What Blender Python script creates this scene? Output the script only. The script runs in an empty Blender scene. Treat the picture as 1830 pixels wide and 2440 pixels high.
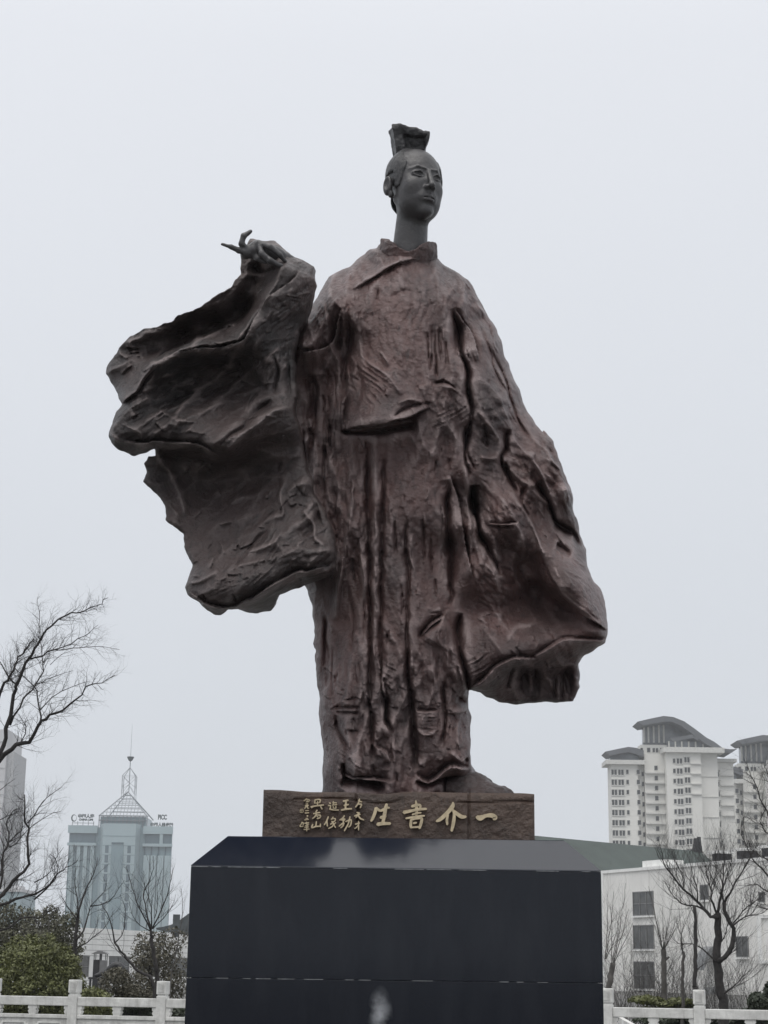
import bpy, bmesh, math, random
import numpy as np
from mathutils import Vector, Matrix, Euler

# ------------------------------------------------------------------ camera, world, sun, exposure
SC = bpy.context.scene
COL = SC.collection
R = math.radians
PITCH, ROLL, FPX, EYE = R(14.9), 0.0134, 4084.0, 1.60     # focal length in pixels of the 1830 x 2440 photograph

cam_d = bpy.data.cameras.new('camera')
cam = bpy.data.objects.new('camera', cam_d)
COL.objects.link(cam)
cam_d.sensor_fit = 'VERTICAL'
cam_d.sensor_height = 24.0
cam_d.lens = 24.0 * FPX / 2440.0
cam_d.clip_start = 0.1
cam_d.clip_end = 20000
CAM_M = Matrix.Translation((0, 0, EYE)) @ Matrix.Rotation(R(90) + PITCH, 4, 'X') @ Matrix.Rotation(ROLL, 4, 'Z')
cam.matrix_world = CAM_M
SC.camera = cam
CAM_R = np.array(CAM_M.to_3x3())

world = bpy.data.worlds.new('World')
SC.world = world
world.use_nodes = True
wn, wl = world.node_tree.nodes, world.node_tree.links
wn.clear()
SUN_EL, SUN_AZ = R(66), R(205)            # azimuth clockwise from +Y: high, behind the camera, a little left
sky = wn.new('ShaderNodeTexSky')
sky.sky_type = 'NISHITA'
sky.sun_disc = False
sky.sun_elevation = SUN_EL
sky.sun_rotation = SUN_AZ
sky.dust_density = 6.0
bg1 = wn.new('ShaderNodeBackground'); bg1.inputs[1].default_value = 0.05
wl.new(sky.outputs[0], bg1.inputs[0])
tc = wn.new('ShaderNodeTexCoord')
sep = wn.new('ShaderNodeSeparateXYZ'); wl.new(tc.outputs['Generated'], sep.inputs[0])
cr = wn.new('ShaderNodeValToRGB')
els = cr.color_ramp.elements
els[0].position = 0.0; els[0].color = (0.625, 0.66, 0.708, 1)
els[1].position = 1.0; els[1].color = (1.22, 1.225, 1.24, 1)
for p, c in ((0.22, (0.67, 0.70, 0.748, 1)), (0.50, (0.755, 0.778, 0.825, 1))):
    e = els.new(p); e.color = c
wl.new(sep.outputs['Z'], cr.inputs[0])
nz = wn.new('ShaderNodeTexNoise'); nz.inputs['Scale'].default_value = 2.2; nz.inputs['Detail'].default_value = 3
wl.new(tc.outputs['Generated'], nz.inputs['Vector'])
mr = wn.new('ShaderNodeMapRange'); mr.inputs['To Min'].default_value = 0.965; mr.inputs['To Max'].default_value = 1.035
wl.new(nz.outputs['Fac'], mr.inputs['Value'])
bg2 = wn.new('ShaderNodeBackground')
wl.new(cr.outputs[0], bg2.inputs[0]); wl.new(mr.outputs[0], bg2.inputs[1])
mixw = wn.new('ShaderNodeMixShader'); mixw.inputs[0].default_value = 0.93      # a thick cloud deck over the blue
wl.new(bg1.outputs[0], mixw.inputs[1]); wl.new(bg2.outputs[0], mixw.inputs[2])
wo = wn.new('ShaderNodeOutputWorld'); wl.new(mixw.outputs[0], wo.inputs[0])

sun_d = bpy.data.lights.new('sun', 'SUN')
sun_d.energy = 1.4
sun_d.angle = R(50)
sun_d.color = (1.0, 0.97, 0.93)
sun = bpy.data.objects.new('sun', sun_d)
COL.objects.link(sun)
sd = Vector((math.sin(SUN_AZ) * math.cos(SUN_EL), math.cos(SUN_AZ) * math.cos(SUN_EL), math.sin(SUN_EL)))
sun.rotation_euler = sd.to_track_quat('Z', 'Y').to_euler()

SC.view_settings.view_transform = 'Standard'
SC.view_settings.look = 'None'
SC.view_settings.exposure = 0.15
SC.view_settings.gamma = 1.0
SC.view_settings.use_curve_mapping = False

# ------------------------------------------------------------------ helpers
rng = np.random.default_rng(7)
random.seed(7)


def px(x, y, Y):
    """world point at depth Y on the line of sight of photograph pixel (x, y), used to survey real positions"""
    d = CAM_R @ np.array([(x - 915.0) / FPX, (1220.0 - y) / FPX, -1.0])
    t = Y / d[1]
    return np.array([d[0] * t, Y, EYE + d[2] * t])


def mat(name, col, rough=0.6, metal=0.0, spec=0.5, var=0.12, scale=3.0, bump=0.0, bscale=40.0, col2=None, coat=0.0):
    m = bpy.data.materials.new(name)
    m.use_nodes = True
    n, l = m.node_tree.nodes, m.node_tree.links
    b = n['Principled BSDF']
    b.inputs['Roughness'].default_value = rough
    b.inputs['Metallic'].default_value = metal
    b.inputs['Specular IOR Level'].default_value = spec
    b.inputs['Coat Weight'].default_value = coat
    t = n.new('ShaderNodeTexCoord')
    if col2 is None:
        col2 = tuple(c * (1 - 2 * var) for c in col)
        col = tuple(c * (1 + var) for c in col)
    nt = n.new('ShaderNodeTexNoise'); nt.inputs['Scale'].default_value = scale
    nt.inputs['Detail'].default_value = 6; nt.inputs['Roughness'].default_value = 0.62
    l.new(t.outputs['Object'], nt.inputs['Vector'])
    r = n.new('ShaderNodeValToRGB')
    r.color_ramp.elements[0].position = 0.3; r.color_ramp.elements[0].color = (*col2, 1)
    r.color_ramp.elements[1].position = 0.7; r.color_ramp.elements[1].color = (*col, 1)
    l.new(nt.outputs['Fac'], r.inputs[0]); l.new(r.outputs[0], b.inputs['Base Color'])
    if bump:
        n2 = n.new('ShaderNodeTexNoise'); n2.inputs['Scale'].default_value = bscale
        n2.inputs['Detail'].default_value = 5
        l.new(t.outputs['Object'], n2.inputs['Vector'])
        bp = n.new('ShaderNodeBump'); bp.inputs['Strength'].default_value = bump; bp.inputs['Distance'].default_value = 0.02
        l.new(n2.outputs['Fac'], bp.inputs['Height']); l.new(bp.outputs[0], b.inputs['Normal'])
    return m


def tag(o, label=None, cat=None, group=None, kind=None):
    if label: o['label'] = label
    if cat: o['category'] = cat
    if group: o['group'] = group
    if kind: o['kind'] = kind
    return o


def empty(name, loc, label=None, cat=None, group=None, rz=0.0):
    o = bpy.data.objects.new(name, None)
    o.empty_display_size = 0.2
    o.location = loc
    o.rotation_euler = (0, 0, rz)
    COL.objects.link(o)
    tag(o, label, cat, group)
    return o


class MB:
    """collects simple solids; build() links them as one mesh object whose coordinates are local to its parent"""
    def __init__(s):
        s.v = []; s.f = []

    def poly(s, vs, fs):
        k = len(s.v)
        s.v += [tuple(float(c) for c in p) for p in vs]
        s.f += [tuple(i + k for i in f) for f in fs]
        return s

    def box(s, x0, x1, y0, y1, z0, z1):
        return s.poly([(x0, y0, z0), (x1, y0, z0), (x1, y1, z0), (x0, y1, z0), (x0, y0, z1), (x1, y0, z1), (x1, y1, z1), (x0, y1, z1)],
                      [(0, 3, 2, 1), (4, 5, 6, 7), (0, 1, 5, 4), (1, 2, 6, 5), (2, 3, 7, 6), (3, 0, 4, 7)])

    def bevbox(s, x0, x1, y0, y1, z0, z1, b=0.01):
        """box with chamfered edges"""
        bm = bmesh.new()
        bmesh.ops.create_cube(bm, size=1.0)
        for v in bm.verts:
            v.co = Vector((x0 + (v.co.x + .5) * (x1 - x0), y0 + (v.co.y + .5) * (y1 - y0), z0 + (v.co.z + .5) * (z1 - z0)))
        bmesh.ops.bevel(bm, geom=list(bm.edges), offset=b, segments=2, affect='EDGES', profile=0.6)
        bm.verts.index_update()
        s.poly([tuple(v.co) for v in bm.verts], [tuple(v.index for v in f.verts) for f in bm.faces])
        bm.free()
        return s

    def prism(s, pts, axis, a, b):
        """polygon pts (2-D, counter-clockwise) extruded along axis from a to b"""
        n = len(pts)
        mk = {'x': lambda p, t: (t, p[0], p[1]), 'y': lambda p, t: (p[0], t, p[1]), 'z': lambda p, t: (p[0], p[1], t)}[axis]
        vs = [mk(p, a) for p in pts] + [mk(p, b) for p in pts]
        fs = [tuple(range(n))[::-1], tuple(range(n, 2 * n))] + [(i, (i + 1) % n, n + (i + 1) % n, n + i) for i in range(n)]
        if axis == 'y':
            fs = [f[::-1] for f in fs]
        return s.poly(vs, fs)

    def bar(s, p, q, r, r2=None, n=5):
        """tapered n-sided bar from p to q"""
        p, q = Vector(p), Vector(q)
        d = q - p
        if d.length < 1e-6: return s
        d.normalize()
        u = d.orthogonal().normalized(); w = d.cross(u)
        r2 = r if r2 is None else r2
        vs = []
        for c, rr in ((p, r), (q, r2)):
            for i in range(n):
                a = 2 * math.pi * i / n
                vs.append(c + (u * math.cos(a) + w * math.sin(a)) * rr)
        return s.poly(vs, [tuple(range(n))[::-1], tuple(range(n, 2 * n))] + [(i, (i + 1) % n, n + (i + 1) % n, n + i) for i in range(n)])

    def tube(s, pts, rad, n=6):
        P = [Vector(p) for p in pts]
        k = len(s.v)
        u = None
        m = len(P)
        for i in range(m):
            d = (P[min(i + 1, m - 1)] - P[max(i - 1, 0)])
            if d.length < 1e-9: d = Vector((0, 0, 1))
            d.normalize()
            if u is None: u = d.orthogonal().normalized()
            u = (u - d * u.dot(d))
            u = u.normalized() if u.length > 1e-6 else d.orthogonal().normalized()
            w = d.cross(u)
            for j in range(n):
                a = 2 * math.pi * j / n
                s.v.append(tuple(P[i] + (u * math.cos(a) + w * math.sin(a)) * rad[i]))
        for i in range(m - 1):
            for j in range(n):
                a, b = k + i * n + j, k + i * n + (j + 1) % n
                s.f.append((a, b, b + n, a + n))
        s.f.append(tuple(k + j for j in range(n))[::-1])
        s.f.append(tuple(k + (m - 1) * n + j for j in range(n)))
        return s

    def mesh(s, name, m, smooth=False):
        me = bpy.data.meshes.new(name)
        me.from_pydata(s.v, [], s.f)
        me.materials.append(m)
        if smooth:
            me.shade_smooth()
        me.update()
        return me

    def build(s, name, m, parent=None, smooth=False, off=None):
        """off: origin to subtract (vertices were given in world coordinates of an unrotated parent at off)"""
        if off is None and parent is not None:
            off = parent.location if parent.parent is None else Vector(parent.location) + Vector(parent.parent.location)
        if off is not None and (off[0] or off[1] or off[2]):
            s.v = [(a[0] - off[0], a[1] - off[1], a[2] - off[2]) for a in s.v]
        o = bpy.data.objects.new(name, s.mesh(name, m, smooth))
        COL.objects.link(o)
        if parent is not None: o.parent = parent
        return o


def link(name, me, parent=None, loc=(0, 0, 0)):
    o = bpy.data.objects.new(name, me)
    o.location = loc
    COL.objects.link(o)
    if parent is not None: o.parent = parent
    return o


# value noise on numpy arrays
_T = np.random.default_rng(3).random((64, 64, 64)).astype(np.float32)


def vnoise(x, y, z=0.0):
    x, y, z = np.broadcast_arrays(np.asarray(x, np.float32), np.asarray(y, np.float32), np.asarray(z, np.float32))
    xi, yi, zi = np.floor(x).astype(np.int32), np.floor(y).astype(np.int32), np.floor(z).astype(np.int32)
    fx, fy, fz = x - xi, y - yi, z - zi
    fx, fy, fz = (f * f * (3 - 2 * f) for f in (fx, fy, fz))
    out = 0
    for a in (0, 1):
        for b in (0, 1):
            for c in (0, 1):
                w = (fx if a else 1 - fx) * (fy if b else 1 - fy) * (fz if c else 1 - fz)
                out = out + w * _T[(xi + a) & 63, (yi + b) & 63, (zi + c) & 63]
    return out * 2 - 1


def fbm(x, y, z=0.0, o=4, g=0.5):
    s, a, f = 0, 1.0, 1.0
    for i in range(o):
        s = s + a * vnoise(x * f + 7.3 * i, y * f + 3.1 * i, np.asarray(z) * f + 1.7 * i)
        a *= g; f *= 2.03
    return s
HAZE = 0.00030
SC.cycles.volume_bounces = 3
# ------------------------------------------------------------------ statue: the bronze figure
def surface_nets(F, o, h):
    """mesh of F = 0 (inside negative) on a regular grid, one vertex in every cell the surface crosses"""
    S = F < 0
    nx, ny, nz = F.shape
    cnt = np.zeros((nx - 1, ny - 1, nz - 1), np.int8)
    for a in (0, 1):
        for b in (0, 1):
            for c in (0, 1):
                cnt += S[a:nx - 1 + a, b:ny - 1 + b, c:nz - 1 + c]
    ci = np.argwhere((cnt > 0) & (cnt < 8))
    idx = np.full(cnt.shape, -1, np.int32)
    idx[ci[:, 0], ci[:, 1], ci[:, 2]] = np.arange(len(ci))
    cor = {}
    for a in (0, 1):
        for b in (0, 1):
            for c in (0, 1):
                cor[a, b, c] = F[ci[:, 0] + a, ci[:, 1] + b, ci[:, 2] + c]
    acc = np.zeros((len(ci), 3), np.float32); num = np.zeros(len(ci), np.float32)
    for p in cor:
        for ax in range(3):
            if p[ax]: continue
            q = list(p); q[ax] = 1; q = tuple(q)
            f0, f1 = cor[p], cor[q]
            m = (f0 < 0) != (f1 < 0)
            t = np.where(m, f0 / np.where(m, f0 - f1, 1), 0)
            pt = np.tile(np.array(p, np.float32), (len(ci), 1)); pt[:, ax] += t
            acc += pt * m[:, None]; num += m
    V = (ci + acc / num[:, None]) * h + np.array(o)
    quads = []
    for ax in range(3):
        sl0 = [slice(None)] * 3; sl1 = [slice(None)] * 3
        sl0[ax] = slice(0, -1); sl1[ax] = slice(1, None)
        s0, s1 = S[tuple(sl0)], S[tuple(sl1)]
        e = np.argwhere(s0 != s1)
        flip = s0[e[:, 0], e[:, 1], e[:, 2]]
        u, w = (ax + 1) % 3, (ax + 2) % 3
        ok = (e[:, u] > 0) & (e[:, w] > 0) & (e[:, u] < F.shape[u] - 1) & (e[:, w] < F.shape[w] - 1)
        e, flip = e[ok], flip[ok]
        def cell(du, dw):
            c = e.copy(); c[:, u] -= du; c[:, w] -= dw
            return idx[c[:, 0], c[:, 1], c[:, 2]]
        q = np.stack([cell(1, 1), cell(0, 1), cell(0, 0), cell(1, 0)], 1)
        q[~flip] = q[~flip][:, ::-1]
        quads.append(q)
    return V, np.concatenate(quads)


def mesh_np(name, V, Q, m, smooth=True):
    me = bpy.data.meshes.new(name)
    me.vertices.add(len(V)); me.vertices.foreach_set('co', np.ascontiguousarray(V, np.float32).ravel())
    me.loops.add(Q.size); me.loops.foreach_set('vertex_index', np.ascontiguousarray(Q, np.int32).ravel())
    me.polygons.add(len(Q)); me.polygons.foreach_set('loop_start', np.arange(0, Q.size, 4, dtype=np.int32))
    me.materials.append(m)
    me.update(calc_edges=True)
    me.validate()
    if smooth: me.shade_smooth()
    return me


def poly_sd(P, X, Z):
    """signed distance (inside negative) of grid points to polygon P"""
    d = np.full(X.shape, 1e9, np.float32); ins = np.zeros(X.shape, bool)
    n = len(P)
    for i in range(n):
        a, b = P[i], P[(i + 1) % n]
        ex, ez = b[0] - a[0], b[1] - a[1]
        t = np.clip(((X - a[0]) * ex + (Z - a[1]) * ez) / (ex * ex + ez * ez + 1e-12), 0, 1)
        d = np.minimum(d, (X - a[0] - t * ex) ** 2 + (Z - a[1] - t * ez) ** 2)
        c = (a[1] > Z) != (b[1] > Z)
        ins ^= c & (X < ex * (Z - a[1]) / (ez if abs(ez) > 1e-12 else 1e-12) + a[0])
    d = np.sqrt(d)
    return np.where(ins, -d, d)


class RBF:
    """thin-plate surface y(x, z) through the surveyed points"""
    def __init__(s, P, smooth=2e-4):
        s.P = P[:, [0, 2]]; n = len(P)
        K = s.k(s.P[:, None] - s.P[None]) + smooth * np.eye(n)
        A = np.zeros((n + 3, n + 3)); A[:n, :n] = K; A[:n, n] = 1; A[:n, n + 1:] = s.P; A[n, :n] = 1; A[n + 1:, :n] = s.P.T
        b = np.zeros(n + 3); b[:n] = P[:, 1]
        s.w = np.linalg.solve(A, b)

    @staticmethod
    def k(d):
        r2 = (d ** 2).sum(-1)
        return 0.5 * r2 * np.log(r2 + 1e-9)

    def __call__(s, x, z):
        q = np.stack([np.ravel(x), np.ravel(z)], 1); n = len(s.P)
        out = np.empty(len(q))
        for i in range(0, len(q), 20000):
            c = q[i:i + 20000]
            out[i:i + 20000] = s.k(c[:, None] - s.P[None]) @ s.w[:n] + s.w[n] + c @ s.w[n + 1:]
        return out.reshape(np.shape(x))


CROP = {'S': (0, 0, 1.0), '2': (220, 520, 2.765), '3': (700, 560, 2.765), '4': (320, 1000, 2.765), '5': (780, 1000, 2.37),
        '6': (660, 1500, 2.765), '7': (500, 530, 5.925), '8': (1150, 1300, 5.027), '1': (860, 260, 5.53)}


def cp(c, x, y):
    a = CROP[c]
    return a[0] + x / a[2], a[1] + y / a[2]


KS = 0.31        # the clay is worked along a line rising gently away from the viewer: w = z - KS (y - 12.7)


def pw(x, y, Y):
    q = px(x, y, Y)
    return np.array([q[0], q[1], q[2] - KS * (Y - 12.7)])


def survey(lst, dY=0.0):
    out = []
    for c, pts in lst:
        for x, y, Y in pts:
            out.append(pw(*cp(c, x, y), Y + dY))
    return np.array(out)


def project(base, c, pts):
    """photograph positions -> (x, z) on the surveyed surface"""
    out = []
    for x, y in pts:
        a = cp(c, x, y); Y = 12.75
        for _ in range(5):
            p = pw(*a, Y); Y = float(np.clip(base(np.array([p[0]]), np.array([p[2]]))[0], 12.2, 13.5))
        p = pw(*a, Y); out.append((p[0], p[2]))
    return np.array(out)


def smooth_line(P, n):
    """resample by Catmull-Rom"""
    P = np.asarray(P, float)
    if len(P) < 3: 
        t = np.linspace(0, 1, n)[:, None]; return P[0] * (1 - t) + P[-1] * t
    Q = np.vstack([2 * P[0] - P[1], P, 2 * P[-1] - P[-2]])
    T = np.linspace(0, len(P) - 1 - 1e-6, n); i = T.astype(int); t = (T - i)[:, None]
    a, b, c, d = Q[i], Q[i + 1], Q[i + 2], Q[i + 3]
    return 0.5 * (2 * b + (c - a) * t + (2 * a - 5 * b + 4 * c - d) * t ** 2 + (3 * b - a - 3 * c + d) * t ** 3)


PXM = 13.2 / FPX          # metres for one photograph pixel at the statue


class Relief:
    def __init__(s, X, Z, base):
        s.X, s.Z, s.base = X, Z, base
        s.x0, s.z0 = X[0, 0], Z[0, 0]; s.h = X[1, 0] - X[0, 0]
        s.D = np.zeros(X.shape, np.float32)     # metres towards the viewer

    def line(s, kind, c, pts, w, amp, ragged=0.35, world=False):
        P = np.asarray(pts) if world else project(s.base, c, pts)
        L = np.linalg.norm(np.diff(P, axis=0), axis=1).sum()
        n = int(max(4, min(60, L / 0.03)))
        P = smooth_line(P, n)
        w = w * PXM
        P = P + ragged * w * np.stack([vnoise(np.arange(n) * .37, len(pts) * 1.3 + P[0, 0] * 9), vnoise(np.arange(n) * .37, 9.1 + P[0, 1] * 7)], 1) * 1.2
        pad = w * (4 if kind != 's' else 8)
        i0 = max(0, int((P[:, 0].min() - pad - s.x0) / s.h)); i1 = int((P[:, 0].max() + pad - s.x0) / s.h) + 2
        k0 = max(0, int((P[:, 1].min() - pad - s.z0) / s.h)); k1 = int((P[:, 1].max() + pad - s.z0) / s.h) + 2
        X, Z = s.X[i0:i1, k0:k1], s.Z[i0:i1, k0:k1]
        if X.size == 0: return
        best = np.full(X.shape, 1e9); sgn = np.zeros(X.shape); par = np.zeros(X.shape)
        for j in range(n - 1):
            a, b = P[j], P[j + 1]; e = b - a; ee = e @ e + 1e-12
            t = np.clip(((X - a[0]) * e[0] + (Z - a[1]) * e[1]) / ee, 0, 1)
            dx, dz = X - a[0] - t * e[0], Z - a[1] - t * e[1]
            d = dx * dx + dz * dz; m = d < best
            best = np.where(m, d, best); par = np.where(m, (j + t) / (n - 1), par)
            sgn = np.where(m, np.sign(e[0] * dz - e[1] * dx), sgn)       # + : left of the travel direction
        d = np.sqrt(best)
        ww = w * (0.75 + 0.5 * vnoise(par * L * 6, P[0, 0] * 5 + P[0, 1]))
        tp = np.clip(np.minimum(par, 1 - par) * 6, 0, 1) ** 0.7
        if kind == 'r': f = 1 / (1 + (d / ww) ** 2) ** 1.5
        elif kind == 'g': f = -1.2 * np.exp(-(d / (.85 * ww)) ** 1.15)
        else:           # step: cloth edge standing proud on the left of the line, with a dark slot on the right
            e = sgn * d
            f = np.where(e > 0, np.exp(-e / (5 * w)) * np.clip(e / 0.009 + .5, 0, 1), -0.8 * np.exp(-(d / (1.1 * w)) ** 1.2))
        s.D[i0:i1, k0:k1] += (1.2 * amp * f * tp).astype(np.float32)

    def hatch(s, c, cx, cy, rx, ry, ang, spacing, amp, warp=0.6):
        """knife marks in the clay: short parallel strokes inside an ellipse"""
        C = project(s.base, c, [(cx, cy)])[0]; k = PXM / CROP[c][2]
        rx, ry, sp = rx * k, ry * k, spacing * k
        a = math.radians(-ang); u = (s.X - C[0]) * math.cos(a) + (s.Z - C[1]) * math.sin(a); v = -(s.X - C[0]) * math.sin(a) + (s.Z - C[1]) * math.cos(a)
        m = np.clip(1.4 - (u / rx) ** 2 - (v / ry) ** 2, 0, 1)
        ph = v / sp + warp * fbm(u / sp * .16, v / sp * .2, C[0] * 3, 2)
        wv = np.abs((ph % 1) - .5) * 2
        brk = np.clip(vnoise(u / (sp * 3.2), np.floor(ph) * 7.7, C[1]) * 2 + .7, 0, 1)
        s.D += (1.5 * amp * m * brk * (wv ** 2 - .4)).astype(np.float32)


BR = dict()
def bronze(name, dark, mid, dust, bias=0.0, bump=0.9):
    m = bpy.data.materials.new(name); m.use_nodes = True
    n, l = m.node_tree.nodes, m.node_tree.links
    b = n['Principled BSDF']
    t = n.new('ShaderNodeTexCoord')
    def noise(sc, det=6, rough=.6, vec=None):
        k = n.new('ShaderNodeTexNoise'); k.inputs['Scale'].default_value = sc; k.inputs['Detail'].default_value = det; k.inputs['Roughness'].default_value = rough
        l.new(vec or t.outputs['Object'], k.inputs['Vector']); return k.outputs['Fac']
    def ramp(src, p0, p1, c0, c1):
        k = n.new('ShaderNodeValToRGB'); e = k.color_ramp.elements
        e[0].position = p0; e[1].position = p1; e[0].color = c0; e[1].color = c1
        l.new(src, k.inputs[0]); return k.outputs[0]
    def mix(f, a, c):
        k = n.new('ShaderNodeMix'); k.data_type = 'RGBA'
        l.new(f, k.inputs[0])
        for s_, v in ((6, a), (7, c)):
            if isinstance(v, tuple): k.inputs[s_].default_value = (*v, 1)
            else: l.new(v, k.inputs[s_])
        return k.outputs[2]
    W, K = (1, 1, 1, 1), (0, 0, 0, 1)
    mp = n.new('ShaderNodeMapping'); mp.inputs['Scale'].default_value = (1.0, 1.0, 0.5)       # rain has drawn the patina downwards
    l.new(t.outputs['Object'], mp.inputs['Vector'])
    c1 = mix(ramp(noise(1.3, 5), .36 + bias, .62 + bias, K, W), dark, mid)
    c2 = mix(ramp(noise(7.0, 7, .65, mp.outputs[0]), .56, .80, K, W), c1, dust)
    c3 = mix(ramp(noise(16.0, 6, .7, mp.outputs[0]), .30, .46, W, K), c2, dark)
    c4 = mix(ramp(noise(46.0, 3, .7), .64, .80, K, W), c3, dust)
    at = n.new('ShaderNodeAttribute'); at.attribute_name = 'ridge_mask'  # edges standing proud in the relief take a paler base colour
    ml = n.new('ShaderNodeMath'); ml.operation = 'MULTIPLY'
    l.new(at.outputs['Fac'], ml.inputs[0]); l.new(ramp(noise(5.0, 4), .35, .60, (.15, .15, .15, 1), W), ml.inputs[1])
    c5 = mix(ml.outputs[0], c4, tuple(min(1, q * 1.25) for q in dust))
    l.new(c5, b.inputs['Base Color'])
    l.new(ramp(noise(9.0), .3, .7, (.26, .26, .26, 1), (.48, .48, .48, 1)), b.inputs['Roughness'])
    b.inputs['Specular IOR Level'].default_value = 0.5
    bp = n.new('ShaderNodeBump'); bp.inputs['Strength'].default_value = bump; bp.inputs['Distance'].default_value = 0.03
    l.new(noise(22.0, 9, .66), bp.inputs['Height']); l.new(bp.outputs[0], b.inputs['Normal'])
    return m

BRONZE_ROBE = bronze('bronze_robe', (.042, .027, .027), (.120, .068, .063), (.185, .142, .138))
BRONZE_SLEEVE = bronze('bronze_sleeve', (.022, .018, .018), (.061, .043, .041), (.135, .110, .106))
BRONZE_HEAD = bronze('bronze_head', (.044, .042, .044), (.058, .055, .057), (.072, .068, .068), bump=.30)
BRONZE_HAIR = bronze('bronze_hair', (.018, .018, .020), (.032, .031, .033), (.060, .056, .056), bump=.6)
BRONZE_BLOCK = bronze('bronze_block', (.040, .026, .020), (.080, .051, .038), (.115, .083, .065))

# ---- surveyed surface of the robe (photograph position, depth in metres from the camera)
ROBE_CP = survey([
 ('3', [(560, 60, 12.98), (900, 60, 13.0), (740, 130, 12.90), (500, 110, 13.05), (950, 130, 13.08), (280, 235, 13.12), (160, 380, 13.08), (60, 560, 12.92),
        (1160, 290, 13.15), (1290, 540, 13.15), (1400, 800, 13.15), (1550, 1160, 13.15), (740, 260, 12.74), (740, 450, 12.62), (740, 700, 12.56), (740, 950, 12.53),
        (600, 1150, 12.47), (500, 1220, 12.46), (740, 1150, 12.50), (950, 500, 12.70), (950, 900, 12.62), (450, 600, 12.72), (450, 900, 12.62), (560, 330, 12.75),
        (400, 330, 12.82), (250, 420, 12.82), (200, 600, 12.76), (90, 740, 12.66), (200, 900, 12.92), (300, 700, 12.94), (100, 1000, 12.98), (300, 1000, 12.88),
        (200, 1300, 12.95), (330, 1300, 12.85), (1050, 400, 12.80), (1100, 650, 12.82), (1250, 700, 12.84), (1250, 1000, 12.71), (1350, 1100, 12.75), (1150, 1300, 12.72),
        (1400, 1400, 12.85), (1300, 1250, 12.70), (450, 1330, 12.68), (700, 1400, 12.62), (950, 1400, 12.63), (700, 1600, 12.62)]),
 ('5', [(400, 500, 12.62), (400, 900, 12.62), (400, 1200, 12.60), (400, 1500, 12.60), (100, 500, 12.80), (100, 900, 12.80), (130, 1300, 12.80), (250, 1000, 12.72),
        (600, 600, 12.66), (650, 900, 12.75), (700, 700, 12.86), (600, 1200, 12.62), (650, 1450, 12.64), (770, 300, 12.68), (780, 600, 12.66), (800, 850, 12.66),
        (850, 500, 12.86), (930, 250, 12.72), (1000, 450, 12.60), (950, 520, 12.57), (1000, 650, 12.72), (950, 800, 12.76), (1050, 350, 12.80), (1150, 450, 12.84),
        (1130, 650, 12.74), (1200, 600, 12.88), (1250, 250, 12.80), (1350, 450, 12.88), (1380, 650, 12.98), (1300, 700, 12.80), (1240, 760, 12.66), (1300, 950, 12.60),
        (1430, 1080, 12.58), (1560, 1180, 12.62), (1450, 850, 12.83), (1530, 1000, 12.83), (1590, 1120, 12.88), (1480, 800, 13.0), (1150, 800, 12.98), (1200, 950, 13.16),
        (1220, 1050, 13.12), (1350, 1090, 12.98), (1100, 950, 13.05), (1050, 1100, 12.92), (900, 900, 12.65), (950, 1000, 12.74), (850, 1050, 12.88), (900, 1150, 12.72),
        (1000, 1230, 12.62), (1150, 1180, 12.74), (900, 1300, 12.62), (1050, 1320, 12.53), (850, 1420, 12.65), (1350, 1180, 12.72), (1250, 1230, 12.66), (1500, 1215, 12.60),
        (830, 1520, 12.80), (1000, 1500, 12.90), (950, 1420, 12.68), (1100, 1600, 13.12), (1250, 1590, 13.12), (1400, 1590, 13.06), (1250, 1400, 12.92), (1420, 1450, 12.98),
        (1450, 1330, 12.92), (1550, 1270, 12.80), (1100, 1450, 12.92)]),
 ('6', [(330, 300, 12.95), (330, 700, 12.95), (320, 1000, 12.95), (450, 400, 12.70), (500, 700, 12.66), (480, 900, 12.60), (600, 980, 12.56), (780, 600, 12.62),
        (800, 900, 12.62), (1000, 500, 12.62), (1000, 800, 12.60), (1000, 940, 12.66), (1150, 500, 12.66), (1200, 700, 12.66), (1240, 850, 12.60), (1270, 600, 12.90),
        (1270, 400, 12.90), (1150, 1000, 12.78), (820, 1040, 12.58), (1380, 1030, 12.85)]),
], .03)
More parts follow.
